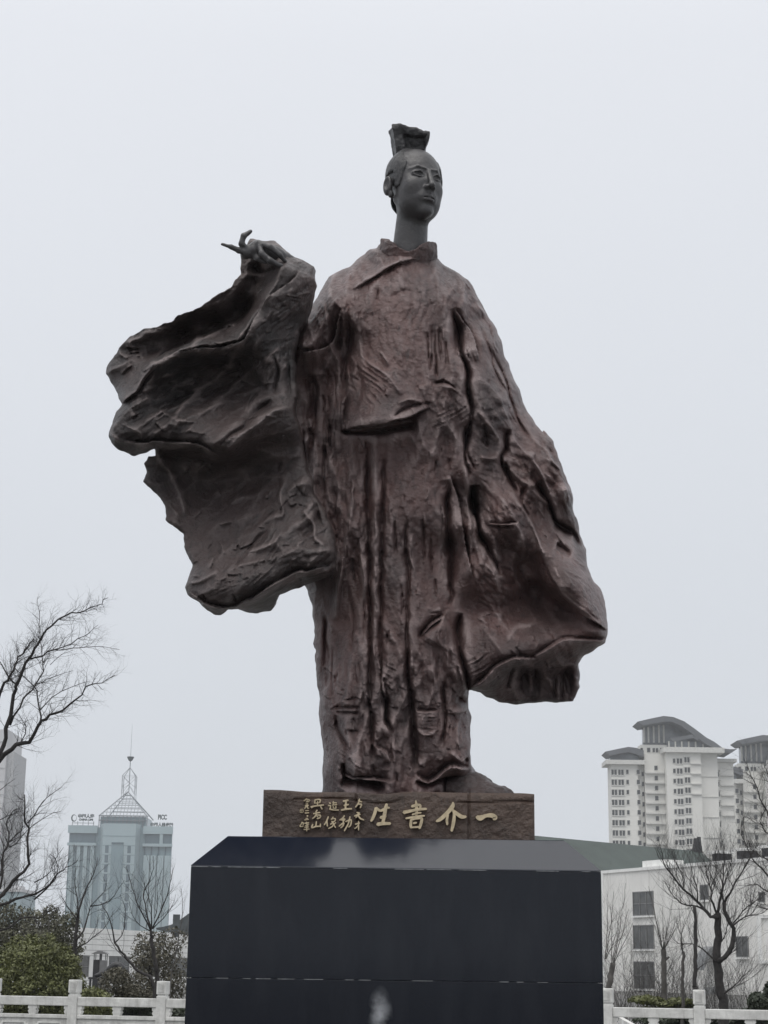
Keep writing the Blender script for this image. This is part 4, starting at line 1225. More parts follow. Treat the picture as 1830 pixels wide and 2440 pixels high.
for a, b in zip(posts[:-1], posts[1:]):
    x0, x1 = a + PWD / 2 + .001, b - PWD / 2 - .001
    MB().bevbox(x0, x1, -.06, .06, .965, 1.10, .012).build('handrail', STONE, bal, off=(0, 0, 0))
    MB().bevbox(x0, x1, -.055, .055, .775, .832, .008).build('panel_rail', STONE, bal, off=(0, 0, 0))
    MB().bevbox(x0, x1, -.035, .035, .22, .774, .004).build('panel', STONE2, bal, off=(0, 0, 0))
    MB().bevbox(x0, x1, -.07, .07, .0, .219, .01).build('plinth', STONE, bal, off=(0, 0, 0))
    w = x1 - x0
    for u, h in ((0.0, 1), (.5, 2), (1.0, 1)):             # vase-shaped blocks under the handrail
        c = x0 + w * u
        pr = [(-.072, .964), (-.078, .925), (-.055, .905), (-.075, .88), (-.05, .8325), (.05, .8325), (.075, .88), (.055, .905), (.078, .925), (.072, .964)]
        if u == 0: pr = [(max(p_[0], 0) + c, p_[1]) for p_ in pr]
        elif u == 1: pr = [(min(p_[0], 0) + c, p_[1]) for p_ in pr]
        else: pr = [(p_[0] + c, p_[1]) for p_ in pr]
        q = []
        for p_ in pr:
            if not q or abs(q[-1][0] - p_[0]) + abs(q[-1][1] - p_[1]) > 1e-4: q.append(p_)
        MB().prism(q, 'y', -.045, .045).build('bracket', STONE, bal, off=(0, 0, 0))
    for k in range(2):                                     # carved cartouches
        c = x0 + w * (.25 + .5 * k); hw_ = w * .21
        mo = MB()
        for x_0, x_1, z0, z1 in ((-hw_, hw_, .690, .715), (-hw_, hw_, .30, .325), (-hw_, -hw_ + .025, .325, .69), (hw_ - .025, hw_, .325, .69)):
            pass
        ring_ = [(-hw_ + .06, .725), (-hw_ + .05, .69), (-hw_, .675), (-hw_, .34), (-hw_ + .05, .325), (-hw_ + .06, .29), (hw_ - .06, .29), (hw_ - .05, .325), (hw_, .34), (hw_, .675), (hw_ - .05, .69), (hw_ - .06, .725)]
        n_ = len(ring_); inn = [(x_ * (1 - .025 / hw_), .5075 + (z_ - .5075) * .88) for x_, z_ in ring_]
        vs = [(c + x_, -.048, z_) for x_, z_ in ring_] + [(c + x_, -.048, z_) for x_, z_ in inn] + [(c + x_, -.034, z_) for x_, z_ in ring_] + [(c + x_, -.034, z_) for x_, z_ in inn]
        fs = []
        for i in range(n_):
            j = (i + 1) % n_
            fs += [(i, j, n_ + j, n_ + i), (i, 2 * n_ + i, 2 * n_ + j, j), (n_ + i, n_ + j, 3 * n_ + j, 3 * n_ + i)]
        mo.poly(vs, fs).build('cartouche', STONE, bal, off=(0, 0, 0))
# sloping stone coping of a stair beyond the balustrade
q0, q1 = px(1462, 2417, 32.5), px(1512, 2446, 31.6)
mb = MB(); dz = .16
mb.poly([(q0[0], q0[1], q0[2]), (q1[0], q1[1], q1[2]), (q1[0], q1[1], 0), (q0[0], q0[1], 0), (q0[0] + .1, q0[1] + .2, q0[2]), (q1[0] + .1, q1[1] + .2, q1[2]), (q1[0] + .1, q1[1] + .2, 0), (q0[0] + .1, q0[1] + .2, 0)],
        [(0, 1, 2, 3), (7, 6, 5, 4), (0, 4, 5, 1), (1, 5, 6, 2), (3, 7, 4, 0)])
st = mb.build('stair_parapet', STONE)
tag(st, 'sloping pale stone parapet seen through the balustrade beside the pedestal', 'parapet')

# ------------------------------------------------------------------ bare trees
BARK = mat('dark_bark', (.032, .029, .028), rough=.9, var=.25, scale=14, bump=.4, bscale=40)
BARK2 = mat('grey_bark', (.088, .082, .076), rough=.9, var=.25, scale=14, bump=.4, bscale=40)
trng = random.Random(11)


def curve3(P, n):
    return smooth_line(np.array(P), n)


def twig_tree(mb, start, dirn, length, r, depth, spread=.5, up=.12, n=5):
    """a wandering twig with side twigs"""
    p = np.array(start, float); d = np.array(dirn, float); d /= np.linalg.norm(d)
    pts, rad = [p.copy()], [r]
    for i in range(n):
        d = d + np.array([trng.gauss(0, .16), trng.gauss(0, .16), trng.gauss(0, .13) + up * .5])
        d /= np.linalg.norm(d)
        p = p + d * length / n
        pts.append(p.copy()); rad.append(r * (1 - .72 * (i + 1) / n))
        if depth > 0 and i < n - 0 and trng.random() < .82:
            a = np.array([trng.gauss(0, 1), trng.gauss(0, 1), trng.gauss(0, 1)]); a -= d * (a @ d); a /= np.linalg.norm(a) + 1e-9
            sd_ = d * (1 - spread) + a * spread + np.array([0, 0, up])
            twig_tree(mb, p, sd_, length * trng.uniform(.35, .62), rad[-1] * .72, depth - 1, spread, up, max(3, n - 1))
    mb.tube(pts, rad, 3)


def bare_tree(name, label, base, limbs, group=None, bark=None, rs=.60, twigs=1.0, tl=.5, depth=2, up=.1, spread=.55, tr=.006, start=.2, cat='tree'):
    """limbs: list of (points in the world, r0, r1, kind); kind 'trunk' or 'limb'"""
    bark = bark or BARK
    root = empty(name, tuple(base), label, cat, group)
    tw = MB()
    for P, r0, r1, kind in limbs:
        P = np.array(P, float)
        L_ = np.linalg.norm(np.diff(P, axis=0), axis=1).sum()
        n = int(max(6, min(40, L_ / .12)))
        C = curve3(P, n)
        C[1:-1] += np.array([[trng.gauss(0, 1) for _ in range(3)] for _ in range(n - 2)]) * min(.012, L_ * .006)
        r0, r1 = r0 * rs, max(r1 * rs, .003)
        rad = [r0 + (r1 - r0) * (i / (n - 1)) ** .8 for i in range(n)]
        rad = [q * (1 + trng.uniform(-.08, .1)) for q in rad]
        MB().tube(C, rad, 7 if r0 > .03 else 5).build(kind, bark, root, smooth=True)
        if kind == 'trunk': continue
        m = int(twigs * L_ / .16)
        for k in range(m):
            t = start + (1 - start) * (k + trng.random()) / max(m, 1); i = min(int(t * (n - 1)), n - 2)
            d = C[i + 1] - C[i]; d /= np.linalg.norm(d) + 1e-9
            a = np.array([trng.gauss(0, 1), trng.gauss(0, .8), trng.gauss(0, 1)]); a -= d * (a @ d); a /= np.linalg.norm(a) + 1e-9
            twig_tree(tw, C[i], d * .55 + a * spread + np.array([0, 0, up]), tl * trng.uniform(.45, 1.25) * (1.15 - .5 * t), min(rad[i] * .5, tr), depth, spread * .9, up)
    if tw.v:
        t_ = tw.build('twigs', bark, root); t_['kind'] = 'stuff'
    return root


def limb(c, pts, Y, r0, r1, kind='limb', dy=0.0, jit=.0):
    n = len(pts)
    return ([px(*cp(c, x, y), Y + dy * i / max(1, n - 1) + trng.uniform(-jit, jit)) for i, (x, y) in enumerate(pts)], r0, r1, kind)


CROP['L'] = (0, 1400, 3.687); CROP['M'] = (0, 1780, 3.687); CROP['N'] = (0, 2080, 3.53); CROP['P'] = (1400, 2000, 3.858); CROP['Q'] = (1400, 1680, 3.858)
Yt = 26.0
k = Yt / FPX
root = px(-150, 2330, Yt); b0 = np.array([root[0], Yt, 0])
fork = px(-60, 1900, Yt)
limbs = [([b0, b0 + [0.02, 0, 1.2], px(-110, 2050, Yt), fork], .14, .085, 'trunk'),
    ([fork] + limb('L', [(0, 1480), (60, 1250), (120, 960), (160, 830), (250, 620), (350, 470), (420, 360), (600, 240), (720, 210), (860, 150), (950, 90)], Yt, 0, 0, dy=-.6, jit=.1)[0], .055, .006, 'limb'),
    limb('L', [(90, 1210), (190, 1000), (300, 870), (380, 730), (365, 610), (345, 400), (340, 200), (330, 80)], Yt, .024, .004, dy=.8, jit=.1),
    ([fork] + limb('L', [(0, 940), (80, 790), (150, 640), (200, 570), (300, 450)], Yt - .4, 0, 0, jit=.1)[0], .04, .012, 'limb'),
    limb('L', [(150, 860), (80, 790), (0, 660), (-80, 540)], Yt - .1, .022, .008, jit=.1),
    limb('L', [(255, 630), (350, 610), (450, 550), (620, 490), (720, 430), (800, 390), (860, 330)], Yt - .2, .020, .004, dy=-.5, jit=.1),
    limb('L', [(450, 550), (640, 540), (760, 520), (900, 520), (1050, 545)], Yt - .4, .012, .004, dy=.4, jit=.1),
    ([fork] + limb('L', [(0, 1520), (130, 1400), (260, 1340), (350, 1190), (440, 1120), (530, 1090), (650, 1000), (770, 870), (870, 850), (1010, 770)], Yt + .3, 0, 0, dy=-.6, jit=.1)[0], .06, .005, 'limb'),
    limb('L', [(355, 1190), (350, 1080), (330, 960), (300, 870), (130, 710)], Yt - .1, .022, .010, jit=.1),
    limb('L', [(350, 1080), (420, 1000), (550, 910), (700, 850), (790, 820)], Yt - .1, .014, .004, jit=.1),
    limb('L', [(130, 1400), (200, 1340), (230, 1240), (210, 1190), (165, 1110)], Yt + .2, .016, .006, jit=.1),
    limb('L', [(300, 870), (450, 790), (640, 730)], Yt - .1, .010, .003), limb('L', [(440, 680), (540, 590), (640, 550)], Yt - .1, .007, .003)]
bare_tree('bare_tree', 'tall bare tree reaching its limbs highest beside the glass tower', b0, limbs, 'leafless trees', rs=.72, twigs=2.3, tl=.46, depth=3, tr=.0045, up=.05)
Yt = 25.0
root = px(-230, 2330, Yt); b0 = np.array([root[0], Yt, 0])
fork = px(-90, 2180, Yt)
limbs = [([b0, b0 + [0.05, 0, 1.0], fork], .12, .07, 'trunk'),
    ([fork] + limb('M', [(0, 1310), (60, 1250), (150, 1140), (250, 1040), (245, 870), (240, 670), (215, 560), (215, 420)], Yt, 0, 0, jit=.08)[0], .05, .012, 'limb'),
    limb('M', [(240, 670), (310, 590), (370, 490), (470, 400), (550, 350)], Yt, .016, .004, jit=.08),
    ([fork] + limb('M', [(0, 1390), (150, 1340), (280, 1300), (400, 1250), (510, 1110), (560, 1070), (690, 990)], Yt + .3, 0, 0, jit=.08)[0], .04, .005, 'limb'),
    limb('M', [(300, 1340), (430, 1230), (510, 1110), (490, 990), (440, 940)], Yt + .3, .018, .006, jit=.05),
    ([fork] + limb('M', [(0, 1150), (20, 950), (70, 850), (160, 760), (200, 660)], Yt + .5, 0, 0, jit=.08)[0], .03, .008, 'limb'),
    limb('M', [(80, 880), (160, 830), (250, 720), (430, 600), (540, 570)], Yt + .5, .014, .004, jit=.08),
    ([fork] + limb('M', [(0, 1250), (10, 1000), (80, 800), (60, 640), (150, 540)], Yt - .4, 0, 0, jit=.08)[0], .03, .008, 'limb'),
    ([fork] + limb('M', [(0, 1600), (120, 1560), (240, 1490), (340, 1510), (420, 1460), (560, 1400)], Yt - .2, 0, 0, jit=.05)[0], .03, .005, 'limb'),
    limb('M', [(300, 1190), (420, 1120), (480, 1000), (560, 880)], Yt, .012, .004), limb('M', [(0, 640), (100, 590), (200, 560)], Yt + .2, .010, .004), limb('M', [(0, 380), (60, 330), (130, 280)], Yt + .2, .008, .004)]
bare_tree('bare_tree', 'bare tree with crooked pruned limbs hanging over the round clipped bush', b0, limbs, 'leafless trees', rs=.72, twigs=2.4, tl=.5, depth=3, tr=.0045, up=.08)

# slim trees behind the left stretch of balustrade
Yt = 36.0
z0 = lambda c, x, y, Y: np.array([px(*cp(c, x, y), Y)[0], Y, 0.0])
b0 = z0('N', 590, 1000, Yt)
bare_tree('bare_tree', 'slim forked bare tree between the round bush and the dark cabinet', b0, [
    ([b0] + limb('N', [(600, 830), (630, 690), (635, 560), (655, 370)], Yt, 0, 0)[0], .10, .055, 'trunk'),
    limb('N', [(655, 370), (690, 230), (740, 110), (800, -20), (820, -130)], Yt, .045, .006, jit=.1), limb('N', [(650, 390), (610, 340), (555, 260), (500, 180)], Yt, .03, .006, jit=.1),
    limb('N', [(655, 370), (650, 240), (630, 90), (640, -60)], Yt, .03, .006, jit=.1), limb('N', [(640, 560), (700, 490), (740, 360), (760, 280), (880, 150), (900, 60)], Yt, .04, .006, jit=.1),
    limb('N', [(760, 280), (920, 240), (1000, 130), (1050, 60)], Yt, .022, .005, jit=.1), limb('N', [(640, 640), (760, 560), (880, 460), (950, 330)], Yt, .026, .005, jit=.1)],
    'leafless trees', twigs=1.3, tl=.6, depth=2, tr=.0055, up=.2)
b0 = z0('N', 1330, 1010, Yt)
bare_tree('bare_tree', 'slim bare tree fanning upward in front of the glass tower, beside the grey eaves', b0, [
    ([b0] + limb('N', [(1330, 960), (1310, 780), (1280, 600), (1272, 490)], Yt, 0, 0)[0], .10, .06, 'trunk'),
    limb('N', [(1272, 490), (1200, 350), (1140, 220), (1090, 60), (1060, -60)], Yt, .035, .005, jit=.15), limb('N', [(1272, 480), (1230, 330), (1215, 150), (1280, 20), (1290, -140)], Yt, .04, .006, jit=.15),
    limb('N', [(1275, 470), (1270, 280), (1220, 120), (1210, -20)], Yt, .03, .005, jit=.15), limb('N', [(1280, 470), (1340, 350), (1400, 200), (1430, 60), (1470, -60)], Yt, .035, .005, jit=.15),
    limb('N', [(1285, 470), (1370, 380), (1440, 300), (1480, 180)], Yt, .024, .005, jit=.15), limb('N', [(1270, 490), (1180, 440), (1110, 350), (1080, 200)], Yt, .024, .005, jit=.15),
    limb('N', [(1300, 380), (1330, 250), (1320, 100), (1370, -40)], Yt, .02, .005, jit=.15)], 'leafless trees', rs=.55, twigs=1.3, tl=.55, depth=2, tr=.0055, up=.25)
b0 = z0('N', 1320, 1040, 34.5)
bare_tree('bare_tree', 'thin bare sapling leaning across the white panel wall', b0, [
    ([b0] + limb('N', [(1290, 930), (1180, 840), (1080, 740), (965, 590)], 34.5, 0, 0)[0], .06, .035, 'trunk'),
    limb('N', [(965, 590), (930, 400), (870, 290), (850, 240)], 34.5, .028, .005), limb('N', [(965, 590), (1030, 510), (1060, 330), (1010, 180)], 34.5, .024, .005), limb('N', [(1080, 740), (980, 650), (900, 480), (880, 400)], 34.5, .016, .005)],
    'leafless trees', twigs=1.0, tl=.4, depth=1, tr=.006, up=.15)
for (x_, pts, lab) in ((1440, [(1440, 900), (1470, 700), (1500, 560), (1540, 300), (1520, 120)], 'thin bare sapling against the black pedestal edge'), (430, [(430, 720), (420, 560), (410, 420), (420, 260)], 'thin pale-stemmed bare sapling in front of the dark evergreen'), (210, [(215, 680), (205, 520), (150, 430), (190, 320)], 'short pale-stemmed bare sapling behind the round clipped bush')):
    b0 = z0('N', x_, 1000, 35.2)
    bare_tree('bare_sapling', lab, b0, [([b0] + limb('N', pts[:1], 35.2, 0, 0)[0] + [px(*cp('N', *pts[1]), 35.2)], .05, .03, 'trunk'), limb('N', pts[1:], 35.2, .028, .005), limb('N', [pts[1], ((pts[1][0] + pts[2][0]) / 2 + 60, pts[2][1]), (pts[3][0] + 70, pts[3][1] + 40)], 35.2, .016, .005)],
        'leafless trees', bark=BARK2, rs=.45, twigs=1.2, tl=.45, depth=1, tr=.006, up=.2)

# trees behind the right stretch
Yt = 34.0
b0 = z0('P', 1250, 1600, Yt)
bare_tree('bare_tree', 'large dark forked bare tree in front of the plain white wall', b0, [
    ([b0] + limb('P', [(1245, 1540), (1230, 1430), (1195, 1200), (1190, 1000), (1200, 830), (1190, 680)], Yt, 0, 0)[0], .15, .09, 'trunk'),
    limb('P', [(1195, 720), (1150, 715), (1090, 660), (990, 560), (880, 450), (740, 280), (690, 150), (650, 0)], Yt, .06, .006, jit=.15),
    limb('P', [(1190, 690), (1150, 560), (1110, 400), (1080, 250), (1050, 60)], Yt, .035, .006, jit=.15), limb('P', [(1195, 680), (1230, 520), (1245, 400), (1250, 200), (1260, 40)], Yt, .045, .006, jit=.15),
    ([px(*cp('P', 1200, 1130), Yt)] + limb('P', [(1250, 1090), (1310, 1020), (1350, 880), (1320, 780), (1270, 690), (1255, 580)], Yt - .2, 0, 0)[0], .075, .05, 'limb'),
    limb('P', [(1255, 590), (1330, 450), (1400, 330), (1480, 180), (1560, 60)], Yt - .2, .035, .006, jit=.15), limb('P', [(1255, 590), (1240, 470), (1290, 330), (1330, 160)], Yt - .2, .025, .005, jit=.15),
    limb('P', [(1340, 790), (1420, 730), (1500, 700), (1580, 690), (1659, 640)], Yt - .2, .026, .006, jit=.1), limb('P', [(1340, 770), (1440, 650), (1530, 580), (1620, 520)], Yt - .2, .022, .006, jit=.1),
    limb('P', [(1090, 660), (980, 610), (860, 590), (760, 480), (700, 380)], Yt, .03, .006, jit=.15), limb('P', [(1180, 1120), (1060, 1010), (960, 960), (840, 960), (760, 880)], Yt, .026, .005, jit=.1),
    limb('P', [(1010, 570), (1000, 430), (960, 300), (930, 120)], Yt, .02, .005, jit=.15), limb('P', [(880, 450), (870, 330), (800, 180), (760, 80)], Yt, .016, .005, jit=.1),
    limb('P', [(1130, 450), (1180, 330), (1170, 180), (1200, 20)], Yt, .016, .005, jit=.1), limb('P', [(1255, 1420), (1350, 1350), (1430, 1260), (1520, 1180)], Yt - .2, .025, .005, jit=.1), limb('P', [(1190, 980), (1260, 900), (1290, 780), (1340, 690)], Yt, .02, .005, jit=.1)],
    'leafless trees', rs=.72, twigs=2.6, tl=.85, depth=2, tr=.0060, up=.28)
Yt = 36.0
b0 = z0('P', 705, 1600, Yt)
bare_tree('pollarded_tree', 'pollarded grey tree with knobbed head beside the stacked windows', b0, [
    ([b0] + limb('P', [(702, 1440), (700, 1200), (696, 1010)], Yt, 0, 0)[0], .15, .12, 'trunk'), ([px(*cp('P', 698, 1140), Yt)] + limb('P', [(720, 1110), (752, 1080)], Yt, 0, 0)[0], .05, .045, 'limb')] +
    [limb('P', [(696 + dx, 1010), (700 + (x - 700) * .5, 1010 + (y - 1010) * .45), (x, y)], Yt, .022, .005, jit=.1) for dx, x, y in ((-10, 640, 700), (-10, 580, 520), (-6, 560, 430), (0, 690, 620), (6, 740, 720), (8, 830, 700), (10, 880, 660), (10, 800, 840), (-8, 600, 760), (4, 780, 560))],
    'leafless trees', bark=BARK2, rs=.45, twigs=.9, tl=.5, depth=1, tr=.007, up=.25)
b0 = z0('P', 1005, 1600, 33.0)
bare_tree('bare_tree', 'straight dark lopped trunk like a pole beside a balustrade post', b0, [
    ([b0] + limb('P', [(1000, 1440), (985, 1330), (992, 1100), (990, 900), (980, 610)], 33, 0, 0)[0], .085, .05, 'trunk'), limb('P', [(990, 1220), (1040, 1170), (1120, 1120)], 33, .02, .005), limb('P', [(985, 700), (940, 600), (930, 480)], 33, .014, .004)],
    'leafless trees', twigs=1.2, tl=.4, depth=1, tr=.006)
b0 = z0('P', 195, 1600, 33.0)
bare_tree('pollarded_tree', 'short thick pollarded stub close beside the black pedestal', b0, [
    ([b0] + limb('P', [(195, 1400), (215, 1250), (232, 1140)], 33, 0, 0)[0], .15, .11, 'trunk')] +
    [limb('P', [(x0, 1150 if x0 > 180 else 1100), ((x0 + x) / 2 + 10, (1130 + y) / 2), (x, y)], 33, .022, .005, jit=.1) for x0, x, y in ((160, 240, 480), (165, 180, 500), (220, 300, 620), (230, 380, 640), (235, 350, 400), (170, 290, 760), (225, 210, 620), (238, 420, 760))],
    'leafless trees', bark=BARK2, rs=.45, twigs=.9, tl=.55, depth=1, tr=.007, up=.2)
b0 = z0('P', 875, 1600, 35.0)
bare_tree('pollarded_tree', 'slender lopped trunk between the pollarded tree and the pole-like trunk', b0, [
    ([b0] + limb('P', [(870, 1440), (875, 1250), (876, 1030)], 35, 0, 0)[0], .09, .07, 'trunk')] + [limb('P', [(876, 1040), (860, 900), (x, y)], 35, .018, .005, jit=.1) for x, y in ((800, 700), (840, 600), (900, 720), (950, 640))],
    'leafless trees', bark=BARK2, rs=.45, twigs=.8, tl=.4, depth=1, tr=.006, up=.2)
# a tree outside the right edge whose branches enter the picture
b0 = np.array([px(2010, 2300, 30)[0], 30, 0])
fork = px(1960, 2190, 30)
bare_tree('bare_tree', 'bare tree whose long branches cross the tall apartment blocks', b0, [
    ([b0, b0 + [0, 0, 1.2], fork], .13, .09, 'trunk')] + [([fork] + limb('Q', pts, 30, 0, 0, jit=.1)[0], .04, .006, 'limb') for pts in (
        [(1800, 1700), (1659, 1560), (1540, 1450), (1470, 1330), (1410, 1130), (1440, 1020)], [(1760, 1200), (1659, 1000), (1560, 800), (1500, 640), (1430, 470)], [(1780, 1500), (1659, 1420), (1560, 1370), (1460, 1280)],
        [(1800, 900), (1720, 780), (1659, 620), (1620, 540)], [(1800, 1300), (1659, 1180), (1600, 1060), (1640, 900)], [(1800, 1800), (1659, 1720), (1560, 1650), (1450, 1640)], [(1800, 1950), (1680, 1880), (1580, 1860), (1490, 1800)])],
    'leafless trees', rs=.6, twigs=1.8, tl=.6, depth=2, tr=.0045, up=.1)

# leafless shrubs along the foot of the white wall
for i, (x, h, yb, n) in enumerate(((250, 420, 1540, 16), (360, 560, 1540, 18), (560, 500, 1540, 22), (640, 330, 1540, 16), (790, 460, 1540, 22), (930, 360, 1540, 18), (1080, 420, 1540, 16), (1130, 300, 1540, 12), (1340, 240, 1560, 12), (1440, 260, 1560, 12), (1540, 300, 1560, 12))):
    Yt = 37.0 + (i % 3) * .8
    labs = ['low bare shrub of dark stems hugging the pedestal', 'tall thicket of thin stems left of the stacked windows', 'bare shrub of pale twigs in front of the lowest stacked window', 'short bare shrub at the foot of the pollarded tree',
            'dense bare shrub right of the pollarded tree', 'thin bare shrub left of the pole-like trunk', 'bare shrub just right of the pole-like trunk', 'sparse bare shrub left of the large forked tree', 'upright bare shrub just right of the large forked tree', 'upright bare shrub below the open casement window', 'upright bare shrub beside the dark evergreen at the balustrade end']
    b0 = z0('P', x, yb, Yt)
    rt = empty('bare_shrub', tuple(b0), labs[i], 'shrub', 'leafless shrubs')
    stems = MB(); tw = MB(); hm = (h / 3.858 + 60) * Yt / FPX
    for j in range(n):
        a = trng.uniform(0, 6.28); lean = trng.uniform(.02, .32)
        d = np.array([math.cos(a) * lean, math.sin(a) * lean, 1.0])
        tgt = stems if j < 1 else tw
        twig_tree(tw, b0 + np.array([math.cos(a), math.sin(a), 0]) * trng.uniform(0, .12), d, (.75 + hm) * trng.uniform(.6, 1.05), .0075, 2 if j % 2 else 1, .45, .10, 7)
    o_ = tw.build('stems', BARK2 if i % 2 else BARK, rt); o_['kind'] = 'stuff'

# ------------------------------------------------------------------ evergreens
def leafmat(name, c):
    m = mat(name, tuple(q * 1.35 for q in c), rough=.55, scale=5, col2=tuple(q * .55 for q in c))
    return m


def leaves(name, m, parent, blobs, n, size, seed, shell=.55):
    """leaf faces spread through the volume of several ellipsoids (cx, cy, cz, rx, ry, rz), in world coordinates"""
    g = np.random.default_rng(seed)
    vol = np.array([b[3] * b[4] * b[5] for b in blobs]) ** .67; vol /= vol.sum()
    which = g.choice(len(blobs), n, p=vol)
    B_ = np.array(blobs)[which]
    d = g.normal(size=(n, 3)); d /= np.linalg.norm(d, axis=1)[:, None]
    r = shell + (1 - shell) * g.random(n) ** .6
    nz_ = vnoise(d[:, 0] * 4 + B_[:, 0], d[:, 1] * 4, d[:, 2] * 4 + B_[:, 2]) * .16 + vnoise(d[:, 0] * 9, d[:, 1] * 9 + B_[:, 1], d[:, 2] * 9) * .10
    P = B_[:, :3] + d * B_[:, 3:] * (r * (1 + nz_))[:, None]
    nn = d * .6 + g.normal(size=(n, 3)) * .6; nn /= np.linalg.norm(nn, axis=1)[:, None]
    u = np.cross(nn, g.normal(size=(n, 3))); u /= np.linalg.norm(u, axis=1)[:, None]
    w = np.cross(nn, u)
    s = size * (.6 + .8 * g.random(n))[:, None]
    V = np.stack([P - u * s, P - w * s * .45, P + u * s, P + w * s * .45], 1).reshape(-1, 3) - np.array(parent.location)
    V[:, 2] = np.maximum(V[:, 2], .01)
    Q_ = np.arange(4 * n).reshape(-1, 4)
    o = link(name, mesh_np(name, V, Q_, m, smooth=False), parent)
    o['kind'] = 'stuff'
    return o


OLIVE = leafmat('yellow_green_leaf', (.110, .120, .040)); DARKG = leafmat('dark_green_leaf', (.040, .052, .030)); MIDG = leafmat('grey_green_leaf', (.095, .095, .06)); BROWNG = leafmat('brown_green_leaf', (.085, .078, .052))
def bush(name, label, c, x, y, Y, rx, rz, n, size, m, cat, seed, lobes=1, stem=True, shell=.55):
    ctr = px(*cp(c, x, y), Y)
    rt = empty(name, (ctr[0], Y, 0), label, cat, 'evergreen shrubs')
    g = np.random.default_rng(seed)
    if lobes == 1: bl_ = [(ctr[0], Y, ctr[2], rx, rx, rz)]
    else: bl_ = [(ctr[0] + g.uniform(-.65, .65) * rx, Y + g.uniform(-.5, .5) * rx, ctr[2] + g.uniform(-.75, .7) * rz, rx * g.uniform(.28, .5), rx * g.uniform(.28, .5), rz * g.uniform(.25, .42)) for _ in range(lobes)]
    leaves('foliage', m, rt, bl_, n, size, seed, shell)
    if stem:
        for q in range(3):
            e = np.array([ctr[0] + g.uniform(-.4, .4) * rx, Y + g.uniform(-.3, .3) * rx, ctr[2] + rz * .3])
            MB().tube([(ctr[0] + .05 * q, Y, 0), tuple((np.array([ctr[0], Y, 0]) + e) / 2 + g.normal(size=3) * .05), tuple(e)], [.05, .035, .015], 6).build('stem', BARK, rt)
    return rt

bush('clipped_bush', 'round clipped yellow-green bush behind the balustrade', 'N', 270, 930, 33.5, .92, .86, 30000, .034, OLIVE, 'bush', 31, shell=.72)
bush('clipped_bush', 'small yellow-green bush filling the gap under the handrail', 'N', 770, 1130, 32.0, .40, .34, 3500, .04, OLIVE, 'bush', 32, shell=.5)
bush('evergreen_tree', 'dark evergreen with ragged crown behind the round clipped bush', 'N', 130, 600, 40.0, 1.15, 1.05, 9500, .042, MIDG, 'tree', 33, lobes=24)
bush('evergreen_tree', 'ragged dark evergreen between the round bush and the slim forked tree', 'N', 490, 600, 39.0, 0.58, .85, 5200, .036, MIDG, 'tree', 34, lobes=16)
bush('evergreen_shrub', 'loose brownish evergreen shrub beside the pedestal', 'N', 1320, 800, 38.0, .80, .95, 6500, .032, BROWNG, 'shrub', 35, lobes=20)
bush('evergreen_shrub', 'dark loose evergreen shrub below the curved black pipe', 'N', 1060, 985, 37.0, .66, .50, 5200, .032, BROWNG, 'shrub', 36, lobes=18)
bush('evergreen_shrub', 'dark low hedge bush seen under the handrail beneath the round bush', 'N', 120, 1130, 36.0, 1.2, .45, 8000, .05, DARKG, 'shrub', 37, lobes=9)
bush('evergreen_shrub', 'dark low hedge bush under the handrail next to the pedestal', 'N', 1180, 1150, 36.0, .9, .42, 6000, .05, DARKG, 'shrub', 38, lobes=8)
bush('evergreen_shrub', 'low grassy green shrub behind the right handrail below the stacked windows', 'P', 690, 1540, 36.0, .80, .22, 4500, .045, OLIVE, 'shrub', 39, lobes=8)
bush('evergreen_shrub', 'dark evergreen shrub at the right end of the balustrade', 'P', 1640, 1560, 35.0, .55, .50, 6000, .05, DARKG, 'shrub', 40, lobes=7)
bush('evergreen_shrub', 'dark hedge under the right handrail beside the sloping parapet', 'P', 760, 1680, 35.5, 1.0, .30, 6000, .05, DARKG, 'shrub', 41, lobes=8)
bush('evergreen_shrub', 'dark hedge under the right handrail past the second post', 'P', 1350, 1680, 35.5, 1.1, .30, 6000, .05, DARKG, 'shrub', 42, lobes=8)
# ------------------------------------------------------------------ buildings
WHITE = mat('white_render', (.78, .77, .74), rough=.8, var=.06, scale=.35, bump=.1, bscale=8)
WHITE2 = mat('white_panel', (.80, .80, .78), rough=.6, var=.04, scale=1.5)
def streaks(m, amt=.35, sx=1.6, sz=.10):
    """grey rain runs down a wall"""
    n, l = m.node_tree.nodes, m.node_tree.links
    b = n['Principled BSDF']; src = b.inputs['Base Color'].links[0].from_socket
    t = n.new('ShaderNodeTexCoord'); mp = n.new('ShaderNodeMapping'); mp.inputs['Scale'].default_value = (sx, sx, sz)
    l.new(t.outputs['Object'], mp.inputs['Vector'])
    k = n.new('ShaderNodeTexNoise'); k.inputs['Scale'].default_value = 1.0; k.inputs['Detail'].default_value = 7; k.inputs['Roughness'].default_value = .7
    l.new(mp.outputs[0], k.inputs['Vector'])
    r = n.new('ShaderNodeMapRange'); r.inputs['From Min'].default_value = .48; r.inputs['From Max'].default_value = .75; r.inputs['To Max'].default_value = amt
    l.new(k.outputs['Fac'], r.inputs['Value'])
    x = n.new('ShaderNodeMix'); x.data_type = 'RGBA'; l.new(r.outputs[0], x.inputs[0]); l.new(src, x.inputs[6]); x.inputs[7].default_value = (.20, .19, .17, 1)
    l.new(x.outputs[2], b.inputs['Base Color'])


